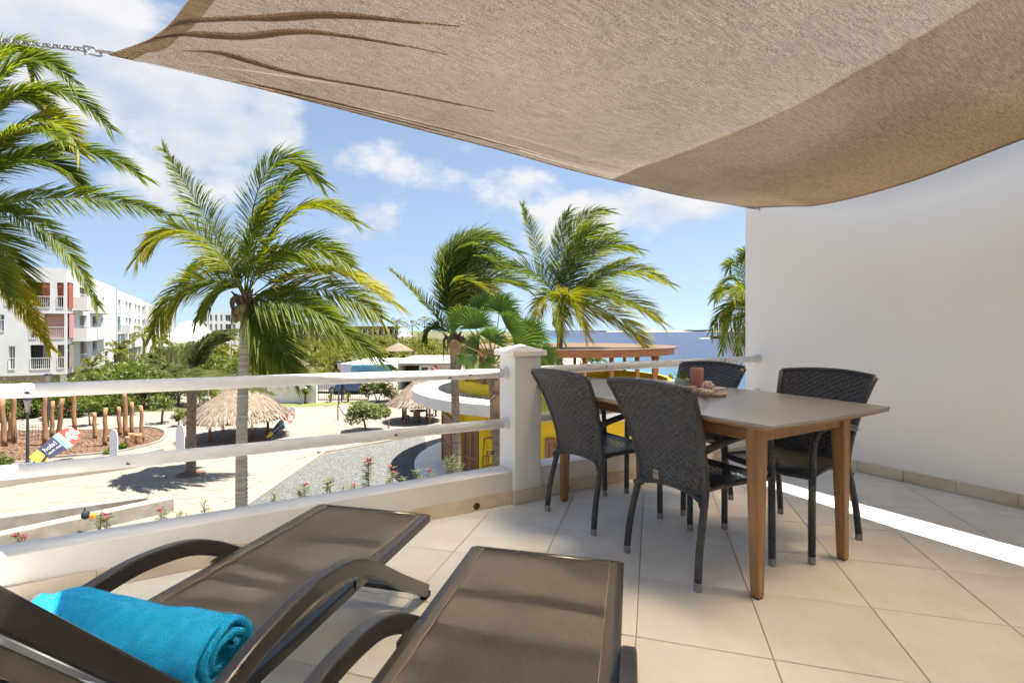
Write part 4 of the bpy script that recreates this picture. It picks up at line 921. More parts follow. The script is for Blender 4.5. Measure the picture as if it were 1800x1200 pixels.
def block(label, U_, V0, V1, width, ztop, front, side, zcut, balc=()):
    """U_ = plane of the right side, V0..V1 its extent, front faces -v, side faces +u; openings in pixels"""
    t = thing('apartment_building', label, 'building')
    Of = UG(U_-width, V0); Os = UG(U_, V0)
    fo = []
    for a0, a1, c0, c1, kind in front:
        x0, zt = on_v(a0, c0, V0); x1, zb = on_v(a1, c1, V0); xm, zt = on_v((a0+a1)/2, c0, V0); xm, zb = on_v((a0+a1)/2, c1, V0)
        fo.append((x0-(U_-width), x1-(U_-width), zb, zt, kind))
    facade(t, Of, DU, -DV, width, zcut, ztop, fo)
    for x0, x1, zb, zt, kind in fo:
        if kind == 'w': window(t, Of, DU, -DV, x0, x1, zb, zt)
        else: recess(t, Of, DU, -DV, x0, x1, zb, zt, 1.7, 'loggia_'+kind)
        bars(t, Of, DU, -DV, x0, x1, zb, 1.0)
    so = []
    for a0, a1, c0, c1, kind in side:
        y0, zt = on_u(a0, c0, U_); y1, zb = on_u(a1, c1, U_); _, zt = on_u((a0+a1)/2, c0, U_); _, zb = on_u((a0+a1)/2, c1, U_)
        so.append((y0-V0, y1-V0, zb, zt, kind))
    facade(t, Os, DV, DU, V1-V0, zcut, ztop, so)
    for x0, x1, zb, zt, kind in so:
        if kind == 'w': window(t, Os, DV, DU, x0, x1, zb, zt)
        else: recess(t, Os, DV, DU, x0, x1, zb, zt, 1.5, 'loggia_'+kind, False)
        if kind != 'w': bars(t, Os, DV, DU, x0, x1, zb, 1.0, .3)
    for a0, a1, py in balc:                      # projecting balconies
        y0, zb = on_u(a0, py, U_); y1, _ = on_u(a1, py, U_); b = MB(); o = UG(U_+.004, y0, 0); zb = on_u((a0+a1)/2, py, U_)[1]
        b.obox(o+V3((0, 0, zb-.3)), DU*1.1, DV*(y1-y0), (0, 0, .3)); b.obox(o+DU*1.0+V3((0, 0, zb+.002)), DU*.1, DV*(y1-y0), (0, 0, 1.0)); b.obox(o+V3((0, 0, zb+.002)), DU*.995, DV*.1, (0, 0, 1.0)); b.build('balcony', 'house_white', t)
    # roof, back walls, recessed ground floor
    b = MB(); b.obox(Of-V3((0, 0, -ztop+.35))+DV*.26, DU*(width-.26), DV*(V1-V0-.26), (0, 0, .15)); b.build('roof', 'roof_white', t)
    b = MB(); b.quad(UG(U_-width, V1, zcut), UG(U_, V1, zcut), UG(U_, V1, ztop), UG(U_-width, V1, ztop)); b.quad(UG(U_-width, V0, zcut), UG(U_-width, V1, zcut), UG(U_-width, V1, ztop), UG(U_-width, V0, ztop)); b.build('rear_wall', 'house_white', t)
    b = MB(); b.obox(UG(U_-width, V0, zcut), DU*width, DV*(V1-V0), (0, 0, .02)); b.build('soffit', 'house_white', t)
    b = MB(); b.obox(UG(U_-width, V0+1.2, 0), DU*(width-1.3), DV*(V1-V0-1.3), (0, 0, zcut)); b.build('ground_floor', 'ground_floor_wall', t)
    k = 0
    y = V0+.2
    while y < V1:
        b = MB(); b.obox(UG(U_-.5, y, 0), DU*.4, DV*.4, (0, 0, zcut)); b.build('column', 'house_white', t); y += 5.0
    return t
UA, VA = -13.0, 61.4
zc = on_v(100, 658, VA)[1]; zr = on_v(100, 471, VA)[1]
A_front = [(8.6, 25, 479, 536, 'w'), (51, 88, 496, 540, 'red'), (100, 112, 496.5, 540, 'red'), (-8, 7.5, 552, 582, 'w'), (52, 65, 551, 594, 'pink'), (77, 113, 551, 594, 'pink'),
           (15, 26.5, 608, 649, 'w'), (53, 89, 606, 648.5, 'grey'), (101, 113, 606, 647, 'grey'), (-42, -26, 496, 540, 'w'), (-42, -26, 606, 648, 'w')]
A_side = [(120, 125, 499, 525, 'red'), (140, 153, 506, 535, 'white'), (163, 167, 517, 534, 'w'), (168, 172, 518, 540, 'white'), (180, 183, 522, 540, 'w'),
          (120.5, 124, 552, 594, 'pink'), (140, 153, 554, 590, 'white'), (163, 171, 556, 586, 'white'), (178, 182, 558, 580, 'w'),
          (120.5, 127, 604, 645, 'grey'), (141, 153, 600, 639, 'white'), (163, 170, 598, 630, 'white')]
block('white apartment block at far left with red and pink loggias', UA, VA, 85.5, 30, zr, A_front, A_side, zc, [(126, 147, 594), (149, 158, 592), (158, 182, 590), (146, 162, 641), (128, 146, 541), (158, 180, 547), (163, 182, 632)])
zr2 = on_v(195, 510, 90.8)[1]
B_front = [(185, 190, 525, 549, 'w'), (197, 202.5, 525, 549, 'w'), (185, 202.5, 556, 580, 'green'), (185, 190, 588, 609, 'w'), (197, 202.5, 588, 609, 'green')]
B_side = []
for r0, r1 in ((525, 549), (556, 581), (587, 607)):
    for a0, a1 in ((208, 212), (221, 224.5), (227, 231), (237, 240), (243, 246), (250, 254)):
        f_ = (a0-203)/53; q0 = r0+(580-r0)*f_*.28; q1 = r1+(580-r1)*f_*.28; B_side.append((a0, a1, q0, q1, 'w' if a0 in (221, 237) else 'white'))
block('white apartment block with a dark green loggia, second from left', -13.6, 90.8, 114.5, 14, zr2, B_front, B_side, 3.0, [(212, 220, 583), (231, 237, 582)])
M_side = []
for r in (0, 1, 2):
    for k in range(9):
        y = 122+k*7.5; zb = 3.5+r*2.75; M_side.append((y, zb))
t = thing('apartment_building', 'long white apartment block half hidden behind the coconut palm fronds', 'building')
ops = [(y-119, y-119+1.6, zb, zb+2.1) for y, zb in M_side]
facade(t, UG(-14, 119), DV, DU, 70, 0, 11.6, ops)
for x0, x1, a, c in ops: window(t, UG(-14, 119), DV, DU, x0, x1, a, c)
facade(t, UG(-26, 119), DU, -DV, 12, 0, 11.6, []); b = MB(); b.obox(UG(-26, 119.3, 11.3), DU*11.7, DV*69, (0, 0, .1)); b.build('roof', 'roof_white', t)
t = thing('apartment_building', 'farthest white apartment block seen beyond the white tent', 'building')
ops = []
for r in range(3):
    for x0, x1 in ((.5, 2.0), (2.8, 3.4), (4.2, 4.8), (5.6, 6.2), (7.0, 8.4), (9.2, 9.8)): ops.append((x0, x1, 2.9+r*2.9, 5.0+r*2.9))
facade(t, UG(-7, 178.6), DU, -DV, 11, 0, 11.7, ops)
for x0, x1, a, c in ops: window(t, UG(-7, 178.6), DU, -DV, x0, x1, a, c)
b = MB(); b.obox(UG(-7, 178.95, 0), DU*11, DV*12, (0, 0, 11.6)); b.build('rear_wall', 'house_white', t)
# lounge chairs on the loggias
def loggia_chair(px, py, label):
    u, z = on_v(px, py, VA+.9); c = UG(u, VA+.9, z); t = thing('deck_chair', label, 'chair', c, ANG, 'white chairs on the apartment loggias')
    b = MB(); b.box(-.6, .2, -.3, .3, .33, .38); b.build('seat', 'white_metal', t)
    b = MB(); b.bar([(.2, 0, .36), (.65, 0, .95)], .04, .04, (0, 1, 0)); b.bar([(.2, 0, .36), (.62, 0, .92)], .6, .04, (0, 1, 0)); b.build('backrest', 'white_metal', t)
    for x in (-.55, .15):
        for y in (-.27, .27): b = MB(); b.box(x-.03, x+.03, y-.03, y+.03, 0, .33); b.build('leg', 'white_metal', t)
loggia_chair(72, 648, 'white deck chair on the lowest loggia of the left block')
loggia_chair(78, 540, 'white deck chair on the red top loggia of the left block')

# ---------------------------------------------------------------- white tent
tt = thing('marquee_tent', 'white peaked tent roof in front of the far apartment block', 'tent', V3((0, 0, 0)))
apx = [P(318, 566, 72), P(352, 563, 74)]; rim = [P(268, 598, 70), P(330, 604, 66), P(404, 601, 70), P(408, 598, 80), P(352, 592, 86), P(280, 592, 82)]
b = MB(); n = 10; rg = []; N_ = 48
rimc = []
for k in range(N_):
    x = k/N_*6; i = int(x); f = x-i; p = rim[i]*(1-f)+rim[(i+1) % 6]*f; mid = (rim[0]+rim[3])/2; p = p+(V3((mid.x, mid.y, p.z))-p)*.10*math.sin(math.pi*f); rimc.append(p)
for q in range(n+1):
    t_ = q/n; row = []
    for p in rimc:
        a = apx[0] if (p-apx[0]).length < (p-apx[1]).length else apx[1]; s = t_; xy = a.lerp(p, s); xy.z = p.z+(a.z-p.z)*(1-s)**2.0; row.append(xy)
    rg.append(row)
b.rings(rg, True, False); b.build('canopy', 'tent_cloth', tt, smooth=True)
for p in rim: b = MB(); b.tube([(p.x, p.y, 0), p], .07, 8); b.build('pole', 'white_metal', tt)
for a in apx: b = MB(); b.tube([(a.x, a.y, 0), a], .08, 8); b.build('mast', 'white_metal', tt)

# ---------------------------------------------------------------- round yellow pavilion
YC = V3((2.3, 23.0, 0)); RL, RU, RS = 5.35, 4.9, 6.85
yb = thing('yellow_pavilion', 'round yellow building with a white disc roof and wooden shutters', 'building', YC)
N_ = 96
b = MB(); b.lathe([(RL, 0), (RL, 2.98)], N_, caps=False); b.build('wall', 'yellow_paint', yb, smooth=True)
b = MB(); b.lathe([(RS-.02, 2.985), (RS, 3.0), (RS, 3.39), (RS-.02, 3.41), (RS-.22, 3.41), (RS-.24, 3.37), (.01, 3.37)], N_); b.build('roof_slab', 'roof_white', yb)
b = MB(); b.lathe([(RS+.004, 2.995), (RS+.004, 3.40)], N_, caps=False); b.build('fascia', 'plaster', yb, smooth=True)
b = MB(); b.lathe([(RU, 3.365), (RU, 3.85), (RU-.16, 3.85), (RU-.16, 3.372)], N_, caps=False); b.build('upper_parapet', 'yellow_paint', yb, smooth=True)
b = MB(); b.lathe([(5.9, .0), (RS-.1, .0), (RS-.1, .10), (.01, .10)], N_); b.build('patio', 'plaster_smooth', yb)
def ray_circ(px, r):
    k = (px-CX)/F; A_ = 1+k*k; B2 = -2*(k*YC.x+YC.y); C2 = YC.x**2+YC.y**2-r*r; z = (-B2-math.sqrt(max(0, B2*B2-4*A_*C2)))/(2*A_); return math.atan2(z-YC.y, k*z-YC.x)
def curved_door(px0, px1, z0, z1, parts=2):
    a0, a1 = ray_circ(px0, RL), ray_circ(px1, RL)
    d = None
    w = abs(a1-a0)*RL; am = (a0+a1)/2; e = thing if False else None
    b = MB(); o_ = V3((math.cos(am), math.sin(am), 0)); tn = V3((-math.sin(am), math.cos(am), 0)); base = o_*(RL+.02)
    fw = .07
    for x0, x1, c0, c1 in ((-w/2, -w/2+fw, z0, z1), (w/2-fw, w/2, z0, z1), (-w/2+fw, w/2-fw, z1-fw, z1)): b.obox(base+tn*x0+V3((0, 0, c0)), tn*(x1-x0), o_*.09, (0, 0, c1-c0))
    fr = b.build('door', 'shutter_wood', yb)
    for q in range(parts):
        x0 = -w/2+fw+q*(w-2*fw)/parts; x1 = x0+(w-2*fw)/parts; b = MB()
        b.obox(base+tn*x0+V3((0, 0, z0)), tn*.06, o_*.07, (0, 0, z1-fw-z0)); b.obox(base+tn*(x1-.06)+V3((0, 0, z0)), tn*.055, o_*.07, (0, 0, z1-fw-z0))
        for c in (z0, z0+.85, z1-fw-.09): b.obox(base+tn*(x0+.06)+V3((0, 0, c)), tn*(x1-x0-.12), o_*.065, (0, 0, .09))
        z = z0+.10
        while z < z1-fw-.12:
            b.obox(base+tn*(x0+.06)+V3((0, 0, z)), tn*(x1-x0-.12), o_*.035+V3((0, 0, -.02)), V3((0, 0, .045))-o_*.0); z += .065
        b.build('shutter', 'shutter_wood', fr)
curved_door(783, 801, .1, 2.35, 1); curved_door(817, 845, .1, 2.1); curved_door(958, 983, .1, 2.1); curved_door(1040, 1070, .1, 2.1); curved_door(890, 920, .1, 2.1)
def pilaster(px):
    a = ray_circ(px, RL); o_ = V3((math.cos(a), math.sin(a), 0)); tn = V3((-math.sin(a), math.cos(a), 0)); b = MB(); b.obox(o_*(RL-.05)-tn*.12+V3((0, 0, .1)), tn*.24, o_*.22, (0, 0, 2.88)); b.build('pilaster', 'yellow_paint', yb, bevel=.01)
pilaster(812); pilaster(851)
pg = thing('round_pergola', 'round wooden pergola roof on posts above the yellow pavilion', 'pergola', YC)
RP = 5.05
b = MB(); b.lathe([(RP, 4.98), (RP, 5.24), (RP-.08, 5.24), (RP-.08, 4.98)], N_, caps=False); b.rings([[(RP*math.cos(k*6.283/N_), RP*math.sin(k*6.283/N_), 4.98) for k in range(N_)], [((RP-.08)*math.cos(k*6.283/N_), (RP-.08)*math.sin(k*6.283/N_), 4.98) for k in range(N_)]], True, False); b.build('ring_beam', 'pergola_wood', pg)
b = MB(); yy = -RP
k = 0
bm = None
while yy < RP-.2:
    ymid = yy+.1; hw_ = math.sqrt(max(0, (RP+.12)**2-ymid*ymid))
    b = MB(); b.box(-hw_, hw_, yy, yy+.19, 5.245, 5.275+.003*(k % 2)); b.build('board', 'deck_wood', pg); yy += .2; k += 1
for px, back in ((1028, 0), (1075, 0), (1120, 0), (1150, 0), (968, 0), (900, 0), (850, 0), (820, 0)):
    a = ray_circ(px, RU-.08); b = MB(); b.tube([((RU-.08)*math.cos(a), (RU-.08)*math.sin(a), 3.85), ((RU-.08)*math.cos(a), (RU-.08)*math.sin(a), 4.98)], .09, 10); b.build('post', 'pergola_wood', pg, smooth=True)
for a in (10, 40, 75, 110, 145, 175):
    b = MB(); b.tube([((RU-.08)*math.cos(R(a)), (RU-.08)*math.sin(R(a)), 3.85), ((RU-.08)*math.cos(R(a)), (RU-.08)*math.sin(R(a)), 4.98)], .09, 10); b.build('post', 'pergola_wood', pg, smooth=True)

# ---------------------------------------------------------------- dive shop beyond the gate
ds = thing('flat_roof_shop', 'low flat-roofed white shop with a turquoise panel beyond the gate', 'building')
def bx(name, m, x0, x1, y0, y1, z0, z1, par=ds): b = MB(); b.box(x0, x1, y0, y1, z0, z1); return b.build(name, m, par)
def X(px, d): return (px-CX)/F*d
bx('wall', 'house_white', X(598, 47), X(617, 47), 47, 58, 0, 2.78); bx('turquoise_wall', 'turquoise', X(617, 47)+.003, X(690, 47), 47.02, 47.3, 0, 2.62)
bx('side_room', 'house_white', X(617, 47)+.003, X(690, 47), 47.31, 58, 0, 2.7)
bx('shop_wall', 'house_white', X(737, 50), X(800, 50), 50, 62, 0, 2.45); bx('back_wall', 'brown_dark', X(690, 50), X(737, 50)-.003, 53, 53.2, 0, 2.4)
b = MB(); b.box(X(678, 50), X(803, 50), 49.2, 65, 2.46, 2.68); b.build('roof', 'roof_white', ds)
bx('door', 'ground_floor_wall', X(725, 50), X(733, 50), 52.9, 52.99, 0, 2.1); bx('window', 'pane', X(741, 50), X(752, 50), 49.97, 49.995, 1.3, 2.2)
bx('window', 'pane', X(601, 47), X(604, 47), 46.97, 46.995, 1.1, 1.9)
g = bx('dive_flag', 'sign_red', X(758, 50), X(769, 50), 49.95, 49.99, 1.85, 2.38)
b = MB(); w0, w1 = X(758, 50), X(769, 50); b.add([(w0, 49.945, 2.38), (w0+.14, 49.945, 2.38), (w1, 49.945, 1.97), (w1, 49.945, 1.85), (w1-.14, 49.945, 1.85), (w0, 49.945, 2.26)], [(0, 1, 2, 3, 4, 5)]); b.build('white_stripe', 'text_white', g)
random.seed(3)
for row, n_, zz, s0 in ((0, 7, 2.10, 771), (1, 4, 1.8, 757)):        # illegible small lettering
    for k in range(n_): x = X(s0, 50)+k*.2; bx('lettering', 'lamp_metal', x, x+random.uniform(.05, .14), 49.96, 49.99, zz, zz+random.uniform(.05, .13))
for k in range(4): x = X(630, 47)+k*.22; bx('lettering', 'ink', x, x+.13, 46.99, 47.015, 1.95, 2.1)

# ---------------------------------------------------------------- far hotel and huts
def hotel(label, x0, x1, y, zt, n):
    t = thing('hotel_building', label, 'building', (0, 0, 0)); w = (x1-x0)/n; ops = []
    for k in range(n):
        for zb, zh in ((.8, 2.2), (4.2, 2.1)): ops.append((k*w+.5, k*w+w-.4, zb, zb+zh))
    facade(t, (x0, y), (1, 0, 0), (0, -1, 0), x1-x0, 0, zt-.7, ops, .4, 'wall', 'hotel_wall')
    for o in ops:
        b = MB(); b.obox((x0+o[0], y+1.2, o[2]), (o[1]-o[0], 0, 0), (0, .1, 0), (0, 0, o[3]-o[2])); b.build('window', 'brown_dark', t)
    b = MB(); b.obox((x0-1.2, y-1.5, zt-.7), (x1-x0+2.4, 0, 0), (0, 14, 0), (0, 0, .5)); b.build('roof', 'roof_white', t)
    b = MB(); b.obox((x0-1.0, y-1.3, zt-1.1), (x1-x0+2.0, 0, 0), (0, .5, 0), (0, 0, .39)); b.build('eaves', 'terracotta', t)
hotel('long brown two-storey hotel on the skyline behind the grove', X(615, 200), X(700, 200), 200, 7.8, 9)
hotel('long brown hotel wing on the skyline left of centre', X(470, 205), X(560, 205), 205, 8.4, 9)
t = thing('hotel_building', 'terracotta gabled hotel roof between the two long wings', 'building', (0, 0, 0))
b = MB(); b.obox((X(572, 200), 198, 0), (X(606, 200)-X(572, 200), 0, 0), (0, 8, 0), (0, 0, 6.2)); b.build('wall', 'hotel_wall', t)
b = MB(); x0, x1 = X(568, 200), X(612, 200); b.add([(x0, 197, 6.2), (x1, 197, 6.2), (x1, 207, 6.2), (x0, 207, 6.2), (x0+2, 202, 8.3), (x1-2, 202, 8.3)], [(0, 1, 5, 4), (1, 2, 5), (2, 3, 4, 5), (3, 0, 4), (0, 3, 2, 1)]); b.build('roof', 'terracotta', t)
def far_tent(px, py, d, label):
    a = P(px, py, d); t = thing('white_tent', label, 'tent', V3((a.x, a.y, 0)))
    b = MB(); b.lathe([(2.6, a.z-3.0), (1.5, a.z-2.2), (.7, a.z-1.1), (.05, a.z)], 8); b.build('canopy', 'tent_cloth', t)
    b = MB(); b.tube([(0, 0, 0), (0, 0, a.z-3)], .08, 6); b.build('mast', 'white_metal', t)
far_tent(713, 574, 150, 'small white pointed tent rising above the far palms')
# ---------------------------------------------------------------- thatched shelters
def thatch(name, label, c, R_, ez, az, posts, seed, tufts=900, tl=.5):
    random.seed(seed); t = thing(name, label, 'shelter', c)
    b = MB(); prof = [(.05, az), (R_*.25, az-(az-ez)*.22), (R_*.6, az-(az-ez)*.52), (R_*.93, ez+.18), (R_*.97, ez+.08), (R_*.9, ez+.04), (R_*.3, az-(az-ez)*.5)]
    b.lathe(prof, 26, caps=False); b.build('roof_core', 'thatch', t, smooth=True)
    b = MB(); b.t = []
    for k in range(tufts):
        q = random.random()**.6; a = random.uniform(0, 6.283); r = R_*q*.97; z = az-(az-ez)*(.9*q) + random.uniform(0, .06)
        o_ = V3((r*math.cos(a), r*math.sin(a), z)); out = V3((math.cos(a), math.sin(a), 0))
        d = (out*random.uniform(.5, 1.0)+V3((random.uniform(-.3, .3), random.uniform(-.3, .3), -random.uniform(.55, 1.3)))).normalized(); s = V3((-math.sin(a), math.cos(a), 0))*random.uniform(.015, .045)
        l = random.uniform(.5, 1.1)*tl; tip = o_+d*l*(.75 if q > .85 else 1); b.add([o_-s, o_+s, tip+s*.3, tip-s*.3], [(0, 1, 2, 3)]); tt_ = random.random(); b.t += [tt_, tt_, min(1, tt_+.2), tt_]
    b.build('straw', 'thatch_straw', t, fix=False, kind='stuff')
    for x, y in posts:
        b = MB(); b.tube([(x, y, 0), (x, y, ez+.45)], .075, 9); b.build('post', 'log', t, smooth=True)
    return t
c1_ = G(421, 768); thatch('thatched_shelter', 'broad straw-thatched shelter behind the tall coconut palm', V3((c1_.x, c1_.y, 0)), 2.75, 1.05, 3.1, [(G(369, 776)-c1_)[:2], (G(443, 771)-c1_)[:2], (G(471, 761)-c1_)[:2], (G(392, 757)-c1_)[:2]], 1, 3400, .62)
c2_ = G(731, 740); thatch('thatched_umbrella', 'straw-thatched umbrella hut by the white disc roof', V3((c2_.x, c2_.y, 0)), 1.85, 1.05, 2.75, [(G(713, 745)-c2_)[:2], (G(755, 744.5)-c2_)[:2], (G(709, 736)-c2_)[:2], (G(750, 737)-c2_)[:2]], 2, 2600, .5)
c3_ = P(700, 602, 92); thatch('thatched_hut', 'grey thatched hut roof among the far palms', V3((c3_.x, c3_.y, 0)), 3.0, 2.0, 3.7, [(1.5, -1.5), (-1.5, -1.5), (1.5, 1.5), (-1.5, 1.5)], 3, 700, .6)
c4_ = P(522, 630, 60); thatch('thatched_hut', 'small pointed thatched hut in the grove left of the street lamp', V3((c4_.x, c4_.y, 0)), 1.5, 1.2, 2.9, [(.8, -.8), (-.8, -.8), (.8, .8), (-.8, .8)], 4, 500, .5)
# table and chairs under the umbrella hut
pc = G(735, 741)
t = thing('patio_table', 'small dark table under the thatched umbrella hut', 'table', V3((pc.x, pc.y, 0)))
b = MB(); b.lathe([(.55, .70), (.56, .72), (.55, .74)], 20); b.build('top', 'brown_dark', t); b = MB(); b.tube([(0, 0, .02), (0, 0, .70)], .05, 8); b.build('leg', 'brown_dark', t); b = MB(); b.lathe([(.28, 0), (.26, .025)], 14); b.build('base', 'brown_dark', t)
def small_chair(loc, rz, label):
    t = thing('patio_chair', label, 'chair', loc, rz, 'chairs under the thatched umbrella hut')
    b = MB(); b.box(-.22, .22, -.22, .22, .42, .46); b.build('seat', 'fibre', t); b = MB(); b.box(-.24, -.20, -.22, .22, .50, .88); b.build('backrest', 'fibre', t)
    for x in (-.22, .2):
        for y in (-.2, .2): b = MB(); b.tube([(x, y, 0), (x, y, .42 if x > 0 else .86)], .018, 6); b.build('leg', 'brown_dark', t)
small_chair(V3((pc.x-.75, pc.y-.25, 0)), .3, 'brown chair at the left of the small table under the umbrella hut')
small_chair(V3((pc.x+.75, pc.y+.1, 0)), 3.3, 'brown chair at the right of the small table under the umbrella hut')
small_chair(V3((pc.x+.1, pc.y-.75, 0)), 1.6, 'brown chair on the near side of the small table under the umbrella hut')

# ---------------------------------------------------------------- garden wall, gate, cars
gw = G(531, 708); dz_ = 40.4
t = thing('garden_wall', 'white garden wall left of the black iron gate', 'wall', (0, 0, 0))
b = MB(); b.box(X(440, 40.4), X(557, 40.4), 40.3, 40.55, 0, 1.62); b.build('wall', 'plaster', t); b = MB(); b.box(X(440, 40.4), X(541, 40.4), 39.9, 40.295, 1.25, 1.78); b.build('ledge', 'plaster', t)
gt = thing('iron_gate', 'black iron bar gate between the white wall and the bush', 'gate', (0, 0, 0)); gx0, gx1 = X(558, 41.2), X(648, 41.2)
for a, c in ((gx0, (gx0+gx1)/2-.02), ((gx0+gx1)/2+.02, gx1)):
    b = MB(); b.box(a, c, 41.17, 41.23, .12, .20); b.box(a, c, 41.17, 41.23, 1.62, 1.70); b.box(a, a+.07, 41.17, 41.23, .2, 1.62); b.box(c-.07, c, 41.17, 41.23, .2, 1.62); lf = b.build('gate_leaf', 'iron', gt)
    n = int((c-a)/.15)
    for k in range(1, n): x = a+(c-a)*k/n; b = MB(); b.box(x-.013, x+.013, 41.187, 41.213, .2, 1.62); b.build('bar', 'iron', lf)
b = MB(); b.box(X(601, 41.2)-.05, X(601, 41.2)+.05, 41.1, 41.165, 0, 1.95); b.build('post', 'iron', gt)
sheet('lawn_strip', [G(498, 708), G(560, 708), G(648, 704), G(655, 709), G(600, 711), G(540, 715), G(496, 716)], .008, 'grass')
sheet('street', [(X(470, 46), 44), (X(700, 46), 44), (X(700, 50), 48.5), (X(440, 50), 48.5)], .010, 'concrete')
def car(label, loc, rz, paint):
    t = thing('parked_car', label, 'car', loc, rz, 'cars parked behind the gate')
    prof = [(-2.1, .35), (-2.12, .75), (-2.0, .95), (-1.2, 1.0), (-.75, 1.42), (.95, 1.46), (1.6, 1.05), (2.05, .95), (2.12, .6), (2.1, .35)]
    b = MB(); rg = []
    for y, s in ((-.86, .97), (-.82, 1), (.82, 1), (.86, .97)): rg.append([(x*s, y*(1-.16*max(0, z-.95)/.5), z) for x, z in prof])
    b.rings(rg); bd = b.build('body', paint, t, bevel=.04)
    for s in (-1, 1):
        b = MB(); ys = [s*(.868-.14*max(0, z-.95)/.5*1.0) for z in (1.02, 1.36)]
        b.add([(-1.05, ys[0], 1.02), (1.35, ys[0], 1.02), (.85, ys[1], 1.36), (-.68, ys[1], 1.36)], [(0, 1, 2, 3)]); b.build('side_window', 'pane', t)
        for x in (-1.35, 1.35):
            b = MB(); b.lathe([(.12, -.01), (.31, -.01), (.33, .03), (.33, .17), (.31, .2)], 18); wq = b.build('wheel', 'rubber', t); wq.location = (x, s*.86, .33); wq.rotation_euler.x = R(90*s)
            b = MB(); b.lathe([(.02, -.02), (.19, -.015), (.2, .01)], 14); b.build('rim', 'steel', wq)
    b = MB(); b.add([(1.58, -.7, 1.09), (1.58, .7, 1.09), (1.02, .64, 1.44), (1.02, -.64, 1.44)], [(0, 1, 2, 3)]); b.build('windscreen', 'pane', t)
    b = MB(); b.add([(-1.21, -.7, 1.04), (-1.21, .7, 1.04), (-.80, .64, 1.40), (-.80, -.64, 1.40)], [(0, 1, 2, 3)]); b.build('rear_window', 'pane', t)
    for s in (-1, 1): b = MB(); b.box(2.06, 2.14, s*.62-.14, s*.62+.14, .68, .82); b.build('headlight', 'sign_white', t)
    return t
car('blue car parked behind the iron gate beside the bush', V3((X(632, 46.5), 46.5, .012)), .15, 'car_blue')
car('white car parked behind the left leaf of the iron gate', V3((X(568, 47.5), 47.2, .012)), 3.1, 'car_white')

# ---------------------------------------------------------------- playground logs
random.seed(21)
def log_post(px, by, ty, wpx, lean, label, cut=True):
    p = G(px, by); d = p.y; h = (by-ty)/F*d; r = wpx/2/F*d; o = thing('log_post', label, 'post', V3((p.x, p.y, 0)), random.uniform(0, 6), 'upright logs in the playground')
    b = MB(); n = 6; b.tube([(lean*h*k/n*math.cos(0)+.015*math.sin(k*2+px), .015*math.cos(k*1.7+px), -.03+(h+.03)*k/n) for k in range(n+1)], [r*(1.08-.16*k/n) for k in range(n+1)], 10); b.build('trunk', 'log', o, smooth=True)
    b = MB(); b.lathe([(r*.90, 0), (r*.88, .006)], 10); e = b.build('cut_end', 'log_end', o); e.location = (lean*h+.015*math.sin(n*2+px), .015*math.cos(n*1.7+px), h-.002); o.rotation_euler.z = 0
LP = [(8, 785, 702, 7.5, -.05, 'leaning log post at the far left edge of the playground'), (14.5, 777, 726, 6, .12, 'short dark log leaning behind the leftmost post'), (24, 779, 688, 7, .0, 'tall log post just left of the grey lamp post'),
      (79, 783, 686, 7, -.01, 'tall orange log post beside the second lamp post'), (91, 768, 705, 6, .02, 'log post with a pale sawn top right of the second lamp post'), (103, 767, 701, 7, .09, 'log leaning right above the tilted surfboard banner'),
      (131, 757, 684, 6.5, -.03, 'tall log post behind the top of the tilted banner'), (167, 771, 725, 6, -.03, 'short orange log post in the middle of the playground'), (184.5, 784, 717, 6.5, .01, 'straight log post left of the white board post'),
      (211, 766, 715, 6, -.05, 'log post with flared top behind the white board post'), (221, 768, 684, 7, -.02, 'tallest grey-brown log post in the middle of the group'), (231, 764, 707, 6, .02, 'log post behind the two stumps'), (250, 777, 713, 6, -.03, 'slender log post at the right end of the playground')]
for a in LP: log_post(*a)
for a in [(232, 778, 761, 12, 0, 'wide upright stump second from right in the mulch'), (243.5, 780, 763, 11.5, .0, 'wide upright stump at the right of the stump pair'), (224, 786, 767, 8, 0, 'narrow stump in front of the stump pair'), (192, 776, 766, 6, 0, 'low stump half hidden by the white board post')]: log_post(*a)
# rope net between the leftmost logs
nt_ = thing('rope_net', 'sagging black rope net strung between logs at the left', 'net', (0, 0, 0))
pa, pb = G(24, 779), G(79, 783)
b = MB()
for k in range(5):
    z = .35+k*.2; b.tube([pa.lerp(pb, q/8)+V3((0, 0, z-.12*math.sin(math.pi*q/8))) for q in range(9)], .008, 4)
b.build('rope', 'black_cloth', nt_)
b = MB()
for k in range(1, 10): q = k/10; p = pa.lerp(pb, q); s = .12*math.sin(math.pi*q); b.tube([p+V3((0, 0, .35-s)), p+V3((0, 0, 1.15-s))], .008, 4)
b.build('cross_rope', 'black_cloth', nt_)
# little fence poles
for px, by, ty, lb in ((594, 738, 711, 'thin brown wooden stake left of the small clipped tree'), (683, 752, 737, 'short brown wooden stake left of the thatched umbrella')):
    p = G(px, by); h = (by-ty)/F*p.y; b = MB(); b.tube([(0, 0, -.02), (0, 0, h)], .05, 8); tag(b.build('wooden_stake', 'log', smooth=False, loc=(p.x, p.y, 0)), lb, 'stake')
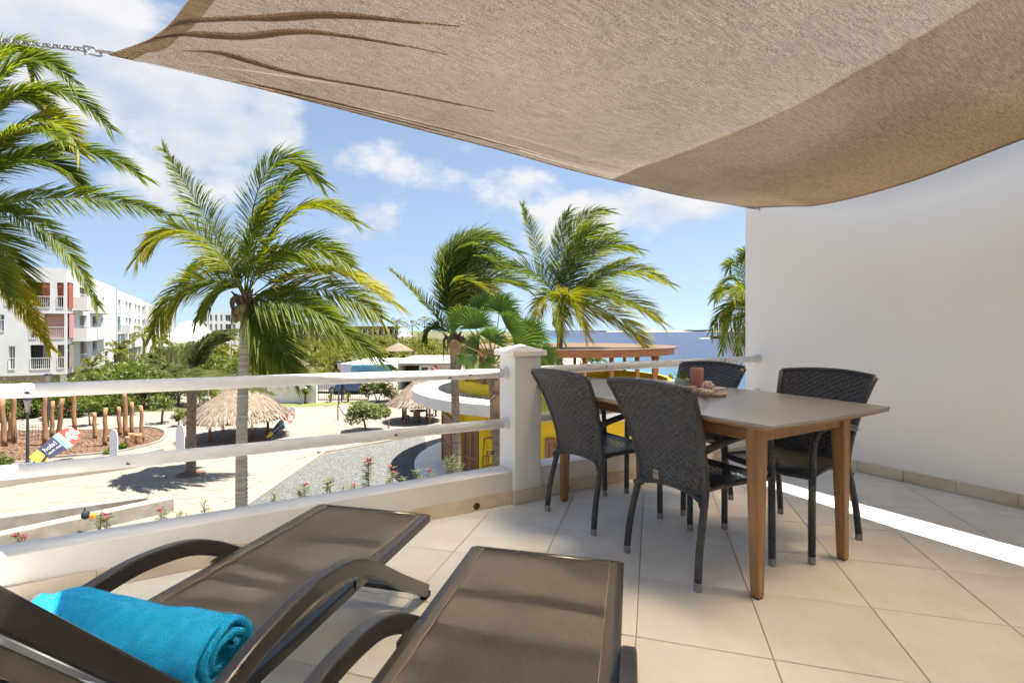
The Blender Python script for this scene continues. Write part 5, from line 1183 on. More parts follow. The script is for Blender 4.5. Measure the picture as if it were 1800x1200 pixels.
# ---------------------------------------------------------------- white board posts
def board_post(px, by, ty, wpx, label):
    p = G(px, by); d = p.y; h = (by-ty)/F*d; w = wpx/F*d/2; t = thing('board_post', label, 'post', V3((p.x, p.y, 0)), .1, 'white surfboard-shaped posts')
    pr = [(-w*.82, 0), (-w, h*.35), (-w, h*.72), (-w*.8, h*.88), (-w*.45, h*.96), (0, h), (w*.45, h*.96), (w*.8, h*.88), (w, h*.72), (w, h*.35), (w*.82, 0)]
    b = MB(); b.rings([[(x, -.03, z) for x, z in pr], [(x, .03, z) for x, z in pr]]); b.build('board', 'sign_white', t, bevel=.012)
    b = MB(); b.box(-.05, .05, .032, .12, 0, h*.7); b.build('back_post', 'log', t)
board_post(200, 812, 753.5, 13.5, 'white surfboard-shaped post in front of the mulch'); board_post(317, 801, 745, 14.5, 'white surfboard-shaped post beside the short palm trunk'); board_post(514, 731, 714, 10.5, 'small white post behind the second banner')
# ---------------------------------------------------------------- tilted banners
def banner(label, base, tip, w0, w1, d, dtip, lettering, seed):
    a = P(*base, d); e = P(*tip, dtip); ax = (e-a); L_ = ax.length; ax.normalize(); toward = (V3((0, 0, EYE))-a).normalized(); sd_ = ax.cross(toward).normalized(); nn = sd_.cross(ax).normalized()
    if nn.dot(toward) < 0: nn = -nn
    t = thing('feather_banner', label, 'banner', a, 0, 'tilted surfboard-shaped banners')
    def wd(q): w = w0+(w1-w0)*min(1, q/.55)**1.0; return w*(math.sqrt(max(0, 1-((q-.72)/.28)**2)) if q > .72 else 1)
    def pt(q, s, off=0): return ax*L_*q + sd_*s*wd(q)*.5 + nn*(off+.05*math.sin(q*5+s)*w1)
    bands = [(0, .20, 'flag_yellow'), (.20, .56, 'flag_navy'), (.56, .64, 'flag_teal'), (.64, .70, 'flag_cream'), (.70, 1.0, 'flag_red')]
    for q0, q1, m in bands:
        for off in (0,):
            b = MB(); b.grid(lambda i, j: pt(q0+(q1-q0)*i, -1+2*j, .0), 10, 6); b.grid(lambda i, j: pt(q0+(q1-q0)*i, -1+2*j, -.03), 10, 6); b.build('band', m, t, fix=False)
    c = pt(.84, 0, .012); s = w1*.36                                     # five-petalled flower
    for k in range(5):
        ang = k*6.283/5+.3; dr = ax*math.cos(ang)+sd_*math.sin(ang); pe = nn.cross(dr); b = MB()
        b.add([c+nn*.004*k+dr*s*.08, c+nn*.004*k+dr*s*.6+pe*s*.34, c+nn*.004*k+dr*s*.98+pe*s*.22, c+nn*.004*k+dr*s*.98-pe*s*.22, c+nn*.004*k+dr*s*.6-pe*s*.34], [(0, 1, 2, 3, 4)]); b.build('petal', 'flag_cream', t, fix=False)
    mx = Matrix((( *ax, 0), (*(-sd_ if (-sd_).dot(V3((0, 0, 1))) > 0 else sd_), 0), (*nn, 0), (0, 0, 0, 1))).transposed(); up = mx.col[1].to_3d()
    for body, q, sh, sz in lettering:
        m2_ = Matrix.Translation(pt(q, 0, .03)+up*sh) @ mx.to_4x4(); text('lettering', body, sz, 'text_white', t, m2_, .001)
    b = MB(); b.tube([pt(0, 0, -.05), pt(.5, 0, -.06), pt(.96, 0, -.05)], .02, 6); b.build('pole', 'lamp_metal', t)
    gz = V3((0, 0, -a.z)); b = MB(); b.tube([gz, pt(0, 0, -.05)], .03, 6); b.tube([gz+V3((.25, -.1, 0)), pt(.42, 0, -.08)], .045, 6); b.build('stand', 'black_cloth', t)
banner('tilted surfboard-shaped banner with red flower lying over the mulch bed', (60, 810), (138, 755), .52, .82, 21.6, 23.0, [('hola!', .385, .12, .27), ('beach club', .39, -.10, .14)], 1)
banner('smaller tilted banner with red flower beside the thatched shelter', (469, 769), (517, 727.5), .09, .52, 26.6, 27.8, [('hola! beach club', .40, .0, .10)], 2)
# ---------------------------------------------------------------- lamp posts
def lamp(px, by, ty, label):
    p = G(px, by); h = (by-ty)/F*p.y; t = thing('lamp_post', label, 'lamp post', V3((p.x, p.y, 0)), 0, 'grey garden lamp posts')
    b = MB(); b.tube([(0, 0, 0), (0, 0, h-.7)], [.065, .05], 10); b.build('pole', 'lamp_metal', t); b = MB(); b.lathe([(.055, h-.7), (.13, h-.2), (.14, h-.14)], 14); b.build('lantern', 'lamp_glass', t, smooth=True)
    b = MB(); b.lathe([(.19, h-.14), (.19, h-.05), (.12, h)], 14); b.build('cap', 'lamp_metal', t); b = MB(); b.lathe([(.11, 0), (.11, .04)], 12); b.build('base', 'lamp_metal', t)
lamp(48.5, 812, 697, 'grey lamp post nearest, at the left edge of the playground'); lamp(84.5, 750, 656, 'grey lamp post standing behind the tall orange log'); lamp(595.5, 714, 634, 'grey street lamp by the iron gate')
# bundle left on the low wall
bp_ = G(160, 908, .43); t = thing('beach_bag', 'small dark and orange bundle left on the low concrete wall', 'bag', V3((bp_.x, bp_.y-.2, .436)), .4)
b = MB(); rg = []
for j in range(9):
    th = math.pi*j/8; rg.append([(.10*math.sin(th)*math.cos(6.283*i/12)*(1.2 if i < 6 else 1), .12*math.sin(th)*math.sin(6.283*i/12), .13-.13*math.cos(th)) for i in range(12)])
b.rings(rg); b.build('body', 'black_cloth', t, smooth=True); b = MB(); b.tube([(-.02, 0, .25), (0, 0, .33)], .02, 6); b.build('handle', 'black_cloth', t)
b = MB(); b.box(.10, .27, -.08, .08, .0, .15); b.build('cloth', 'orange_cloth', t, bevel=.04); b = MB(); b.tube([(.25, 0, .05), (.62, .02, .07)], .025, 6); b.build('stick', 'black_cloth', t)
# ---------------------------------------------------------------- island and boat
t = thing('island', 'long low green island on the sea horizon', 'island', (0, 0, -.9)); b = MB(); rows = []
xs_ = [380+k*30 for k in range(60)]
b.rings([[(x, 2000+60*math.sin(x*.01), 0) for x in xs_], [(x, 2010+60*math.sin(x*.01), 2.2) for x in xs_]], closed=False); b.build('shore', 'beach', t, fix=False)
b = MB(); hgt = lambda x: 2.2+min(1, (x-380)/200)*(5.5+2.2*noise.noise(V3((x*.02, 0, 0)))+1.2*noise.noise(V3((x*.09, 3, 0))))
b.rings([[(x, 2010.5+60*math.sin(x*.01), 2.0) for x in xs_], [(x, 2060, hgt(x)) for x in xs_], [(x, 2400, 0) for x in xs_]], closed=False); b.build('scrub', 'island_green', t, fix=False)
bt = P(1262, 595, 400); t = thing('motor_boat', 'dark red work boat out on the sea near the palm', 'boat', V3((bt.x, bt.y, -.9)), 3.14)
b = MB(); rg = []
for x, w, zb, zt in ((-6.2, 1.5, .1, 1.5), (-3, 1.7, -.3, 1.4), (1, 1.7, -.4, 1.5), (4, 1.2, -.2, 1.9), (6.4, .1, .6, 2.4)): rg.append([(x, -w, zt), (x, -w*.6, zb), (x, w*.6, zb), (x, w, zt)])
b.rings(rg); b.build('hull', 'boat_hull', t); b = MB(); b.box(-4.5, 1.2, -1.2, 1.2, 1.5, 2.6); b.build('cabin', 'boat_hull', t, bevel=.1); b = MB(); b.box(1.4, 2.6, -1, 1, 1.5, 2.5); b.build('wheelhouse', 'boat_white', t, bevel=.1)
b = MB(); b.tube([(-2, 0, 2.6), (-2, 0, 4.4)], .06, 6); b.build('mast', 'boat_hull', t)
wk = MB(); wk.add([(6, -.6, .12), (15, -1.8, .10), (16, 1.6, .10), (6, .6, .12), (10, 0, .55)], [(0, 1, 4), (1, 2, 4), (2, 3, 4), (3, 0, 4)]); wk.build('bow_wave', 'foam', t, fix=False)
# ---------------------------------------------------------------- palms
WIND = V3((.85, .12, 0))
def bez(a, c, e, t): return a*(1-t)**2+c*2*t*(1-t)+e*t*t
def add_frond(b, p0, p1, p2, lmax, n, seed, width=.034, droop=.45, wind=.35, yellow=.0, rach=.020, fold=.8, tbase=.12, face=0.0):
    p1 = p1+(p1-(p0+p2)*.5)*.28
    rnd = random.Random(seed); pts = [bez(p0, p1, p2, k/14) for k in range(15)]
    o = len(b.v); b.tube(pts, [rach*(1-.85*k/14) for k in range(15)], 5, False); b.t += [min(1, .62+yellow*.4+.2*k/15) for k in range(15) for _ in range(5)]
    up0 = V3((rnd.uniform(-.3, .3), rnd.uniform(-.25, .25)-face*rnd.uniform(.35, 1.3), .8)); base = rnd.uniform(.18, .45)+yellow
    for k in range(n):
        t = tbase+(1-tbase)*(k+rnd.random()*.6)/n
        if t > .995: t = .995
        p = bez(p0, p1, p2, t); T_ = (bez(p0, p1, p2, min(1, t+.02))-bez(p0, p1, p2, t-.02)).normalized()
        sd_ = T_.cross(up0)
        if sd_.length < .15: sd_ = T_.cross(V3((0, 1, .3)))
        sd_.normalize(); nr = sd_.cross(T_).normalized()
        prof = (math.sin(math.pi*min(1, .22+t*.80)))**.55 if t < .95 else .45; L0 = lmax*max(.25, prof)
        for s in (-1, 1):
            if rnd.random() < .04: continue
            l = L0*rnd.uniform(.82, 1.1); d = (sd_*s*(.85-.35*t)+T_*(.68+.62*t)+nr*(.30*fold)*rnd.uniform(.4, 1.3)+V3((rnd.uniform(-.10, .10), rnd.uniform(-.1, .1), rnd.uniform(-.10, .10)))).normalized()
            g = V3((0, 0, -1))*droop*rnd.uniform(.6, 1.3)+WIND*wind*rnd.uniform(.6, 1.4)
            w = d.cross(T_*.6+nr*rnd.uniform(-.5, .9)); w = (w.normalized() if w.length > .01 else nr)*width*.5*rnd.uniform(.8, 1.15)
            q = lambda f: p+d*l*f+g*l*f*f*.9
            a, c, e, h = q(0), q(.30), q(.66), q(1.0)
            b.add([a-w*.45, a+w*.45, c+w, c-w, e+w*.75, e-w*.75, h], [(0, 1, 2, 3), (3, 2, 4, 5), (5, 4, 6)])
            tt_ = base+rnd.uniform(-.13, .13)+.10*t; b.t += [max(0, tt_-.10), max(0, tt_-.10), tt_, tt_, min(1, tt_+.07), min(1, tt_+.07), min(1, tt_+.16)]
def trunk_mesh(pts, r0, r1, ringstep, m, parent, name='trunk', n=14, ring=.075):
    pts = catmull(pts, max(8, int((V3(pts[-1])-V3(pts[0])).length/ringstep*2))); L_ = len(pts); b = MB()
    b.tube(pts, [(r0+(r1-r0)*(k/(L_-1))**.8)*(1+(ring if k % 2 else -ring*.5)) + (r0*.45*math.exp(-k*1.0) if k < 6 else 0) for k in range(L_)], n); return b.build(name, m, parent, smooth=True)
def hero_palm(label, crown, base, fr, lmax, n, r0, r1, leafm='coco_leaf', trunkm='palm_trunk_pale', seed=1, width=.034, droop=.45, wind=.35, nuts=0, dead=0, extra=0, lean=None, d=None):
    t = thing('coconut_palm', label, 'palm tree', V3((base.x, base.y, 0))); off = V3((base.x, base.y, 0)); c = crown-off; rnd = random.Random(seed)
    mid = V3((c.x*.35, c.y*.35, c.z*.5)) if lean is None else V3(lean)
    trunk_mesh([(0, 0, -.05), mid, (c.x, c.y, c.z-.25)], r0, r1, .11, trunkm, t)
    b = MB(); b.tube([c+V3((0, 0, -.4)), c+V3((0, 0, -.2)), c+V3((.02, 0, 0)), c+V3((.02, 0, .12))], [r1*1.0, r1*1.5, r1*1.3, r1*.5], 10); b.build('crown_shaft', 'fibre', t, smooth=True)
    for k, f in enumerate(fr):
        cx_, cy_, tx_, ty_, dd = f[:5]; yl = f[5] if len(f) > 5 else 0; ls = f[6] if len(f) > 6 else 1.0
        p1 = P(cx_, cy_, d+dd*.5)-off; p2 = P(tx_, ty_, d+dd)-off
        b = MB(); b.t = []; add_frond(b, c+V3((rnd.uniform(-.06, .06), rnd.uniform(-.06, .06), rnd.uniform(-.1, .15))), p1, p2, lmax*ls, n, seed*100+k, width, droop, wind, yl, face=1.0); b.build('frond', leafm, t, fix=False)
    for k in range(11):                       # old leaf bases
        a = k*2.399; o_ = V3((math.cos(a), math.sin(a), 0)); b = MB(); z_ = -.30+.05*(k % 6); q_ = V3((-math.sin(a), math.cos(a), 0))
        b.tube([c+o_*r1*.7+V3((0, 0, z_)), c+o_*(r1+.10)+V3((0, 0, z_+.10)), c+o_*(r1+.22)+V3((0, 0, z_+.24))], [.075, .05, .018], 6); b.build('leaf_base', 'fibre', t, smooth=True)
    for k in range(nuts):
        a = rnd.uniform(3.3, 6.1); b = MB(); b.lathe([(.02, -.15), (.085, -.09), (.105, 0), (.085, .08), (.02, .13)], 10); o = b.build('coconut', 'coconut', t, smooth=True); o.location = c+V3((math.cos(a)*(r1+.13), math.sin(a)*(r1+.10), -.28-rnd.uniform(0, .3)))
    for k in range(dead):
        a = rnd.uniform(0, 6.283); o_ = V3((math.cos(a), math.sin(a), 0)); l = rnd.uniform(.25, .75); b = MB(); b.tube(catmull([c+o_*r1+V3((0, 0, -.05)), c+o_*(r1+.16)+V3((.02, 0, -.02)), c+o_*(r1+.26)+V3((.05, 0, -.18)), c+o_*(r1+.24+rnd.uniform(-.1, .2))+V3((.10, 0, -.18-l))], 8), [.03, .038, .045, .045, .04, .032, .024, .016, .006], 6); b.build('dead_stalk', 'fibre', t, smooth=True)
    return t
# tall coconut palm in the middle left
D1 = 12.5; cr = P(432, 522, D1); bs = P(425, 900, D1)
hero_palm('tall coconut palm with green coconuts, its trunk crossing the left railing', cr, V3((bs.x, bs.y, 0)),
  [(372, 395, 287, 262, .6), (452, 235, 566, 322, .2, -.1), (505, 330, 622, 388, -.3, .16), (520, 405, 618, 470, -.9, .06), (335, 362, 240, 455, -1.0, .38), (325, 470, 268, 590, -.5, .10),
   (565, 440, 694, 535, -.6, .26), (575, 490, 672, 560, -1.4, .16), (505, 515, 600, 575, -1.6), (525, 520, 690, 650, .4, -.05), (470, 570, 520, 662, -1.0, -.12), (375, 425, 318, 500, 1.2, -.12), (440, 400, 480, 350, -.6, .10, .8),
   (470, 330, 540, 300, .9, -.15), (400, 480, 345, 560, .9, -.1), (460, 430, 560, 470, 1.3, -.1), (455, 560, 470, 650, .6, -.1)],
  1.08, 165, .155, .115, seed=1, nuts=6, dead=6, d=D1, lean=(.0, 0, 3.2), width=.029, droop=.42, wind=.26)
# coconut palm at the left edge, crown outside the picture
D0 = 9.0; cr = P(-115, 385, D0)
hero_palm('coconut palm at the left edge whose fronds sweep into view', cr, V3((cr.x+.2, cr.y, 0)),
  [(100, 325, 300, 380, -.1, .14), (70, 350, 172, 537, -.5, .14, .7), (88, 222, 250, 312, .3, -.05), (30, 90, 196, 228, .1, -.02), (10, 60, 128, 145, -.4, .05), (60, 160, 142, 268, -.7, .30), (0, 30, 60, 130, .5, 0), (10, 400, 55, 545, .4, -.1),
   (0, 470, 88, 612, -.3, .40, .7), (40, 240, 150, 330, .8, -.1), (-160, 100, -80, 60, 0, 0), (-260, 250, -330, 420, 0, .1), (-60, 120, 40, 90, .9, -.1), (-20, 150, 90, 190, 1.0, -.15), (-40, 420, 20, 520, -.8, .1), (20, 200, 110, 250, -1.0, .1), (0, 130, 95, 205, -.2, .15)],
  .76, 170, .155, .12, seed=2, d=D0, width=.025, wind=.20, droop=.30)
# ragged palm by the disc roof
D2 = 16.0; cr = P(797, 592, D2); bs = P(804, 860, D2)
hero_palm('wind-torn palm with a brown shaggy neck in front of the yellow pavilion', cr, V3((bs.x, bs.y, 0)),
  [(772, 420, 852, 424, .3), (786, 390, 908, 442, -.2, .02), (800, 420, 880, 476, -.6), (752, 532, 685, 474, -.3, .05, .55), (835, 470, 925, 505, .4), (830, 515, 908, 560, -.5, .12), (765, 450, 800, 440, .9, -.1), (815, 450, 905, 470, .9, -.1), (780, 480, 840, 500, -.9, .10), (800, 470, 870, 520, -1.0, .15), (760, 560, 745, 600, .3, -.05, .6),
   (775, 440, 830, 430, -.5, .0), (790, 430, 865, 445, .6, -.1), (810, 500, 880, 540, .9, -.08), (790, 400, 880, 425, .8, -.1), (770, 470, 815, 455, -.2, .0)],
  1.08, 110, .15, .12, 'coco_back', 'palm_trunk', seed=3, dead=9, d=D2, wind=.42, droop=.22, width=.036)
# palm behind, over the pergola
D3 = 20.0; cr = P(985, 548, D3)
hero_palm('coconut palm behind the pillar with fronds blown to the right', cr, V3((cr.x-.1, cr.y, 0)),
  [(945, 440, 918, 360, .5, -.05, .75), (990, 390, 1068, 370, .2), (1002, 420, 1062, 398, -.5, .03), (1028, 420, 1120, 438, .1, .05), (1048, 480, 1102, 455, .8, -.1), (1080, 452, 1176, 498, -.2, .14), (1080, 500, 1162, 566, -.6, .30), (1080, 535, 1143, 618, .2, .36), (950, 470, 882, 466, -.4, .05),
   (1000, 490, 1030, 590, -1.4, .32), (960, 500, 930, 600, -1.0, .45), (985, 500, 985, 590, -1.6, .28), (1000, 440, 1040, 380, .9, -.1), (1020, 500, 1080, 520, -1.2, .1), (975, 430, 1000, 372, .0, -.05), (1010, 440, 1085, 410, .6, -.08)],
  1.25, 135, .16, .12, 'coco_leaf', 'palm_trunk', seed=4, nuts=3, dead=7, d=D3, wind=.30, droop=.34, width=.033)
# palm half hidden by the wall
D4 = 19.0; cr = P(1324, 548, D4)
hero_palm('palm half hidden behind the end of the white side wall', cr, V3((cr.x+.2, cr.y, 0)),
  [(1290, 515, 1250, 582, .2, .05), (1285, 495, 1256, 525, -.3, .08), (1295, 450, 1283, 470, .3), (1312, 430, 1308, 455, 0), (1290, 540, 1268, 618, -.5, .12), (1305, 555, 1298, 630, -.3, .1), (1350, 450, 1390, 470, .2), (1360, 520, 1420, 560, .1), (1345, 540, 1370, 620, -.2), (1300, 480, 1270, 500, .8, -.1), (1300, 520, 1275, 560, .9, -.1), (1310, 500, 1290, 520, -.9, .1)],
  .95, 70, .15, .11, 'coco_leaf', 'palm_trunk', seed=5, d=D4, wind=.1, droop=.5, width=.04)

def radial_fronds(b, c, n, L_, lmax, nl, seed, wind=.5, elev=(-.5, 1.2), width=.04, droop=.5, yl=0.0):
    rnd = random.Random(seed)
    for k in range(n):
        az = k*2.399+rnd.uniform(-.3, .3); el = elev[0]+(elev[1]-elev[0])*rnd.random(); l = L_*rnd.uniform(.8, 1.1)
        d_ = V3((math.cos(az)*math.cos(el), math.sin(az)*math.cos(el), math.sin(el))); p1 = c+d_*l*.6+V3((0, 0, .12*l)); p2 = c+d_*l*.95+V3((0, 0, -.32*l))+WIND*l*.32*wind
        add_frond(b, c, p1, p2, lmax, nl, seed*31+k, width, droop, wind, rnd.uniform(-.1, .12)+yl, .016)
# short date palm on the plaza
p = G(335.5, 833); hp = thing('date_palm', 'short windswept date palm in a round pit on the plaza', 'palm tree', V3((p.x, p.y, 0)))
trunk_mesh([(0, 0, -.05), (.02, 0, 2.0), (.05, 0, 4.0)], .185, .165, .09, 'date_trunk', hp, ring=.10)
for k in range(48):
    rnd = random.Random(k+50); az = k*2.399; el = -.15+1.6*((k*.618) % 1); l = 2.6*rnd.uniform(.85, 1.1); c = V3((.05, 0, 4.1))
    d_ = V3((math.cos(az)*math.cos(el), math.sin(az)*math.cos(el), math.sin(el))); b = MB(); b.t = []
    add_frond(b, c, c+d_*l*.55+V3((0, 0, .15)), c+d_*l*.92+WIND*l*.40+V3((0, 0, -.16*l)), .62, 72, k+900, .042, .20, .30, rnd.uniform(-.1, .2), .018, face=.5); b.build('frond', 'date_leaf', hp, fix=False)
b = MB(); b.lathe([(.55, .009), (.55, .013), (.01, .02)], 24); pit = b.build('tree_pit', 'mulch', hp)
# fan palm behind the pillar
fpc = P(866, 640, 13.0); fp = thing('fan_palm', 'fan palm with broad pleated leaves and shaggy dead skirt behind the pillar', 'palm tree', V3((fpc.x+.12, fpc.y, 0))); fo = V3((fpc.x+.12, fpc.y, 0))
trunk_mesh([(0, 0, -.05), (.02, 0, 2.5), tuple(fpc-fo)], .16, .13, .1, 'date_trunk', fp, ring=.1)
def fan(px, py, dd, rpx, axis, tilt, seed, m='fan_leaf', yl=0.0, spread=2.5):
    rnd = random.Random(seed); D_ = 13.0+dd; hub = P(px, py, D_)-fo; r = rpx*.88/F*D_; ax = V3((math.cos(axis), 0, math.sin(axis))); side = V3((-math.sin(axis), 0, math.cos(axis))); nn = V3((0, -1, 0))
    ax = (ax*math.cos(tilt)+nn*math.sin(tilt)).normalized(); nn = side.cross(ax).normalized()*-1
    b = MB(); b.t = []; n = 34
    for k in range(n):
        a = -spread/2*1.15+spread*1.15*k/(n-1); d_ = ax*math.cos(a)+side*math.sin(a); e_ = -ax*math.sin(a)+side*math.cos(a); l = r*(1-.22*abs(a)/(spread/2))*rnd.uniform(.9, 1.08); w = .62*r*spread/n*.60
        cut = .50+rnd.uniform(-.08, .08); fo_ = nn*w*.7*(1 if k % 2 else -1)*.6; dr = V3((.12, 0, -.40))*l
        q0 = hub; q1 = hub+d_*l*cut; q2 = hub+d_*l*.85+dr*.25; q3 = hub+d_*l*1.0+dr*rnd.uniform(.5, 1.1)
        b.add([q0-e_*.006, q0+e_*.006, q1+e_*w*1.1-fo_, q1-e_*w*1.1+fo_, q2+e_*w*.45, q2-e_*w*.45, q3], [(0, 1, 2, 3), (3, 2, 4, 5), (5, 4, 6)])
        t0 = .36+rnd.uniform(-.16, .16)+yl; b.t += [t0+.1, t0+.1, t0, t0, t0+.05, t0+.05, min(1, t0+.4)]
    b.tube([fpc-fo, (fpc-fo).lerp(hub, .5)+V3((0, 0, .08)), hub], [.018, .014, .012], 6); b.t += [.5]*18
    b.build('fan_leaf', m, fp, fix=False)
fan(836, 578, -.5, 62, R(95), .25, 1); fan(815, 566, -.1, 55, R(140), .35, 2, yl=.10); fan(878, 548, .3, 58, R(75), .2, 3, yl=-.1); fan(905, 606, .0, 80, R(20), .5, 4, yl=.12); fan(862, 600, -.6, 55, R(60), .6, 5); fan(925, 590, .6, 60, R(45), .3, 6, yl=-.08)
fan(820, 622, -.7, 36, R(265), .35, 7); fan(852, 632, -.8, 32, R(300), .4, 8, yl=.25); fan(900, 640, -.2, 62, R(330), .3, 9, yl=.3); fan(925, 660, .1, 60, R(310), .2, 10, yl=.35); fan(850, 545, .6, 55, R(110), .1, 11, yl=-.15); fan(890, 575, -.7, 55, R(30), .5, 12, yl=-.05); fan(842, 610, .5, 50, R(170), .3, 13, 'fan_leaf', .1)
fan(950, 625, -.1, 52, R(350), .4, 17, yl=.1); fan(955, 700, -.1, 52, R(290), .2, 18, yl=.4)
for k, (px, py, rp, a) in enumerate(((880, 662, 40, 285), (882, 690, 45, 270), (886, 715, 50, 275), (812, 605, 36, 200), (878, 745, 40, 268))): fan(px, py, -.3+.1*k, rp, R(a), .2, 30+k, 'dead_leaf', .15, 1.6)
for k in range(16):
    rnd = random.Random(k+7); z = rnd.uniform(1.2, 4.6); a = rnd.uniform(0, 6.283); o_ = V3((math.cos(a)*.14, math.sin(a)*.14, z)); b = MB(); b.tube([o_, o_+V3((math.cos(a)*.25, math.sin(a)*.25, -.05)), o_+V3((math.cos(a)*.3, math.sin(a)*.3, -rnd.uniform(.3, .9)))], [.03, .02, .006], 5); b.build('dead_stalk', 'fibre', fp)

# ---------------------------------------------------------------- shrubs and small trees
def bush(b, rx, ry, rz, n, leaf, seed, zc=None, clumps=14):
    rnd = random.Random(seed); zc = rz if zc is None else zc; cs = []
    for k in range(clumps):
        th = rnd.uniform(0, 6.283); ph = math.acos(rnd.uniform(-.75, 1)); q = rnd.uniform(.45, .85); cs.append((V3((rx*q*math.sin(ph)*math.cos(th), ry*q*math.sin(ph)*math.sin(th), zc+rz*q*math.cos(ph))), rnd.uniform(.28, .5), rnd.uniform(-.14, .14)))
    for k in range(n):
        c, r, tn = cs[k % clumps]; d_ = V3((rnd.gauss(0, 1), rnd.gauss(0, 1), rnd.gauss(0, 1))).normalized(); q = rnd.random()**.45
        p = c+V3((d_.x*rx, d_.y*ry, d_.z*rz))*r*q
        if p.z < .02: p.z = rnd.uniform(.02, .2)
        l = leaf*rnd.uniform(.6, 1.3); a = (d_+V3((rnd.uniform(-.8, .8), rnd.uniform(-.8, .8), rnd.uniform(-.5, .8)))).normalized(); s = a.cross(V3((rnd.uniform(-1, 1), rnd.uniform(-1, 1), 1))).normalized()*l*.32
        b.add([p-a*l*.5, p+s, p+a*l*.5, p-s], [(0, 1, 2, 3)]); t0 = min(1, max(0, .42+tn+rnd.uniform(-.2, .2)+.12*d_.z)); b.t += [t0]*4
def make_bush(name, label, loc, rx, ry, rz, n, leaf, seed, m='bush_leaf', group=None, flowers=0, fm='bougain', cat='bush', trunkh=0.0, fs=.09):
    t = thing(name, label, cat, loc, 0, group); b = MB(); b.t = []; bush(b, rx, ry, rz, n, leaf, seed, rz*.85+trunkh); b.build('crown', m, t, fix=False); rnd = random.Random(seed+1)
    for k in range(3 if trunkh < .2 else 2):
        a = rnd.uniform(0, 6.283); e = V3((math.cos(a)*rx*.4, math.sin(a)*ry*.4, trunkh+rz*.9)); b = MB(); b.tube([(math.cos(a)*.06, math.sin(a)*.06, -.02), (e.x*.35, e.y*.35, e.z*.5), tuple(e)], [.05, .035, .015], 6); b.build('trunk', 'bark', t)
    if flowers:
        for k in range(flowers):
            th = rnd.uniform(0, 6.283); ph = math.acos(rnd.uniform(-.3, 1)); c = V3((rx*.86*math.sin(ph)*math.cos(th), ry*.86*math.sin(ph)*math.sin(th), trunkh+rz*.85+rz*.9*math.cos(ph))); b = MB()
            for q in range(5):
                a = q*1.257+rnd.random(); d_ = V3((math.cos(a), math.sin(a), .5)).normalized(); s = V3((-math.sin(a), math.cos(a), 0))*fs*.5; b.add([c, c+d_*fs*.6+s, c+d_*fs*1.2, c+d_*fs*.6-s], [(0, 1, 2, 3)])
            b.build('blossom', fm, t, fix=False)
    return t
protos = [make_bush('shrub', 'dense green shrub in the bed before the left apartment block', G(20, 736), 1.3, 1.0, 1.4, 1500, .16, 1, group='shrubs before the apartment blocks', flowers=0),
          make_bush('shrub', 'dense green shrub in the bed before the left apartment block', G(60, 732), 1.2, 1.0, .95, 1200, .15, 2, group='shrubs before the apartment blocks')]
fl_bush = make_bush('flowering_shrub', 'green shrub with red blossoms behind the playground logs', G(40, 735), 1.1, .9, 1.0, 1100, .15, 3, flowers=12, group='red-flowering shrubs behind the playground')
random.seed(31)
for px, by, s in ((-30, 735, 1.2), (-5, 731, 1.15), (46, 729, 1.0), (118, 728, 1.1), (142, 731, .9), (175, 722, 1.35), (205, 720, 1.5), (232, 717, 1.5), (258, 719, 1.35), (288, 712, 1.3), (312, 712, 1.2), (95, 726, 1.0), (160, 716, 1.2), (190, 730, .9), (225, 729, .8), (345, 714, 1.0), (365, 718, 1.1)):
    dup(protos[random.randint(0, 1)], G(px, by), random.uniform(0, 6), scale=s*random.uniform(.85, 1.1))
for px, by, s in ((18, 740, .8), (100, 735, 1.0), (190, 727, 1.0), (205, 724, 1.1), (128, 733, .8)): dup(fl_bush, G(px, by), random.uniform(0, 6), scale=s)
p = G(4, 824); make_bush('shrub', 'bright green round bush at the lower left of the playground', V3((p.x-.1, p.y, 0)), .55, .5, .45, 700, .11, 5)
for px, by, h, r, lb in ((160, 748, .85, .75, 'young leafy tree with thin trunk left of the white board post'), (283, 744, .75, .8, 'young round tree on the sand path behind the stumps'), (316, 748, .25, .55, 'low leafy tree just left of the short date palm')):
    make_bush('young_tree', lb, G(px, by), r, r, r*.8, 800, .14, px, cat='tree', trunkh=h)
make_bush('clipped_tree', 'small round tree with pale leaves and two trunks on the sand', G(645, 757), 1.3, 1.1, .88, 4600, .15, 9, m='pale_leaf', cat='tree', trunkh=.35)
make_bush('oleander_bush', 'large oleander bush with pale pink blossoms right of the gate', G(664, 706), 1.7, 1.1, 1.25, 2600, .17, 10, flowers=110, fm='blossom', fs=.16)
make_bush('shrub', 'dark green rounded shrub at the right of the oleander bush', G(690, 703), .75, .7, .7, 600, .14, 13)
def rosette(label, loc, n, l, m='fan_leaf', yl=0.0, stem=0.0, seed=1):
    t = thing('yucca', label, 'plant', loc); rnd = random.Random(seed); b = MB(); b.t = []
    for k in range(n):
        a = k*2.399; el = rnd.uniform(.05, 1.4); d_ = V3((math.cos(a)*math.cos(el), math.sin(a)*math.cos(el), math.sin(el))); s = V3((-math.sin(a), math.cos(a), 0))*l*.07; q = V3((0, 0, stem)); ll = l*rnd.uniform(.7, 1.1)
        b.add([q-s*.5, q+s*.5, q+d_*ll*.5+s, q+d_*ll*.5-s, q+d_*ll+V3((0, 0, -.12*ll))], [(0, 1, 2, 3), (3, 2, 4)]); t0 = .45+rnd.uniform(-.2, .2)+yl; b.t += [t0]*5
    b.build('leaves', m, t, fix=False)
    if stem: b = MB(); b.tube([(0, 0, -.02), (0, 0, stem)], .07, 7); b.build('stem', 'bark', t)
rosette('green agave beside the narrow stump in the mulch', G(214, 789), 40, .55, seed=1); rosette('pale agave left of the white board post', G(190, 797), 34, .45, yl=.15, seed=2)
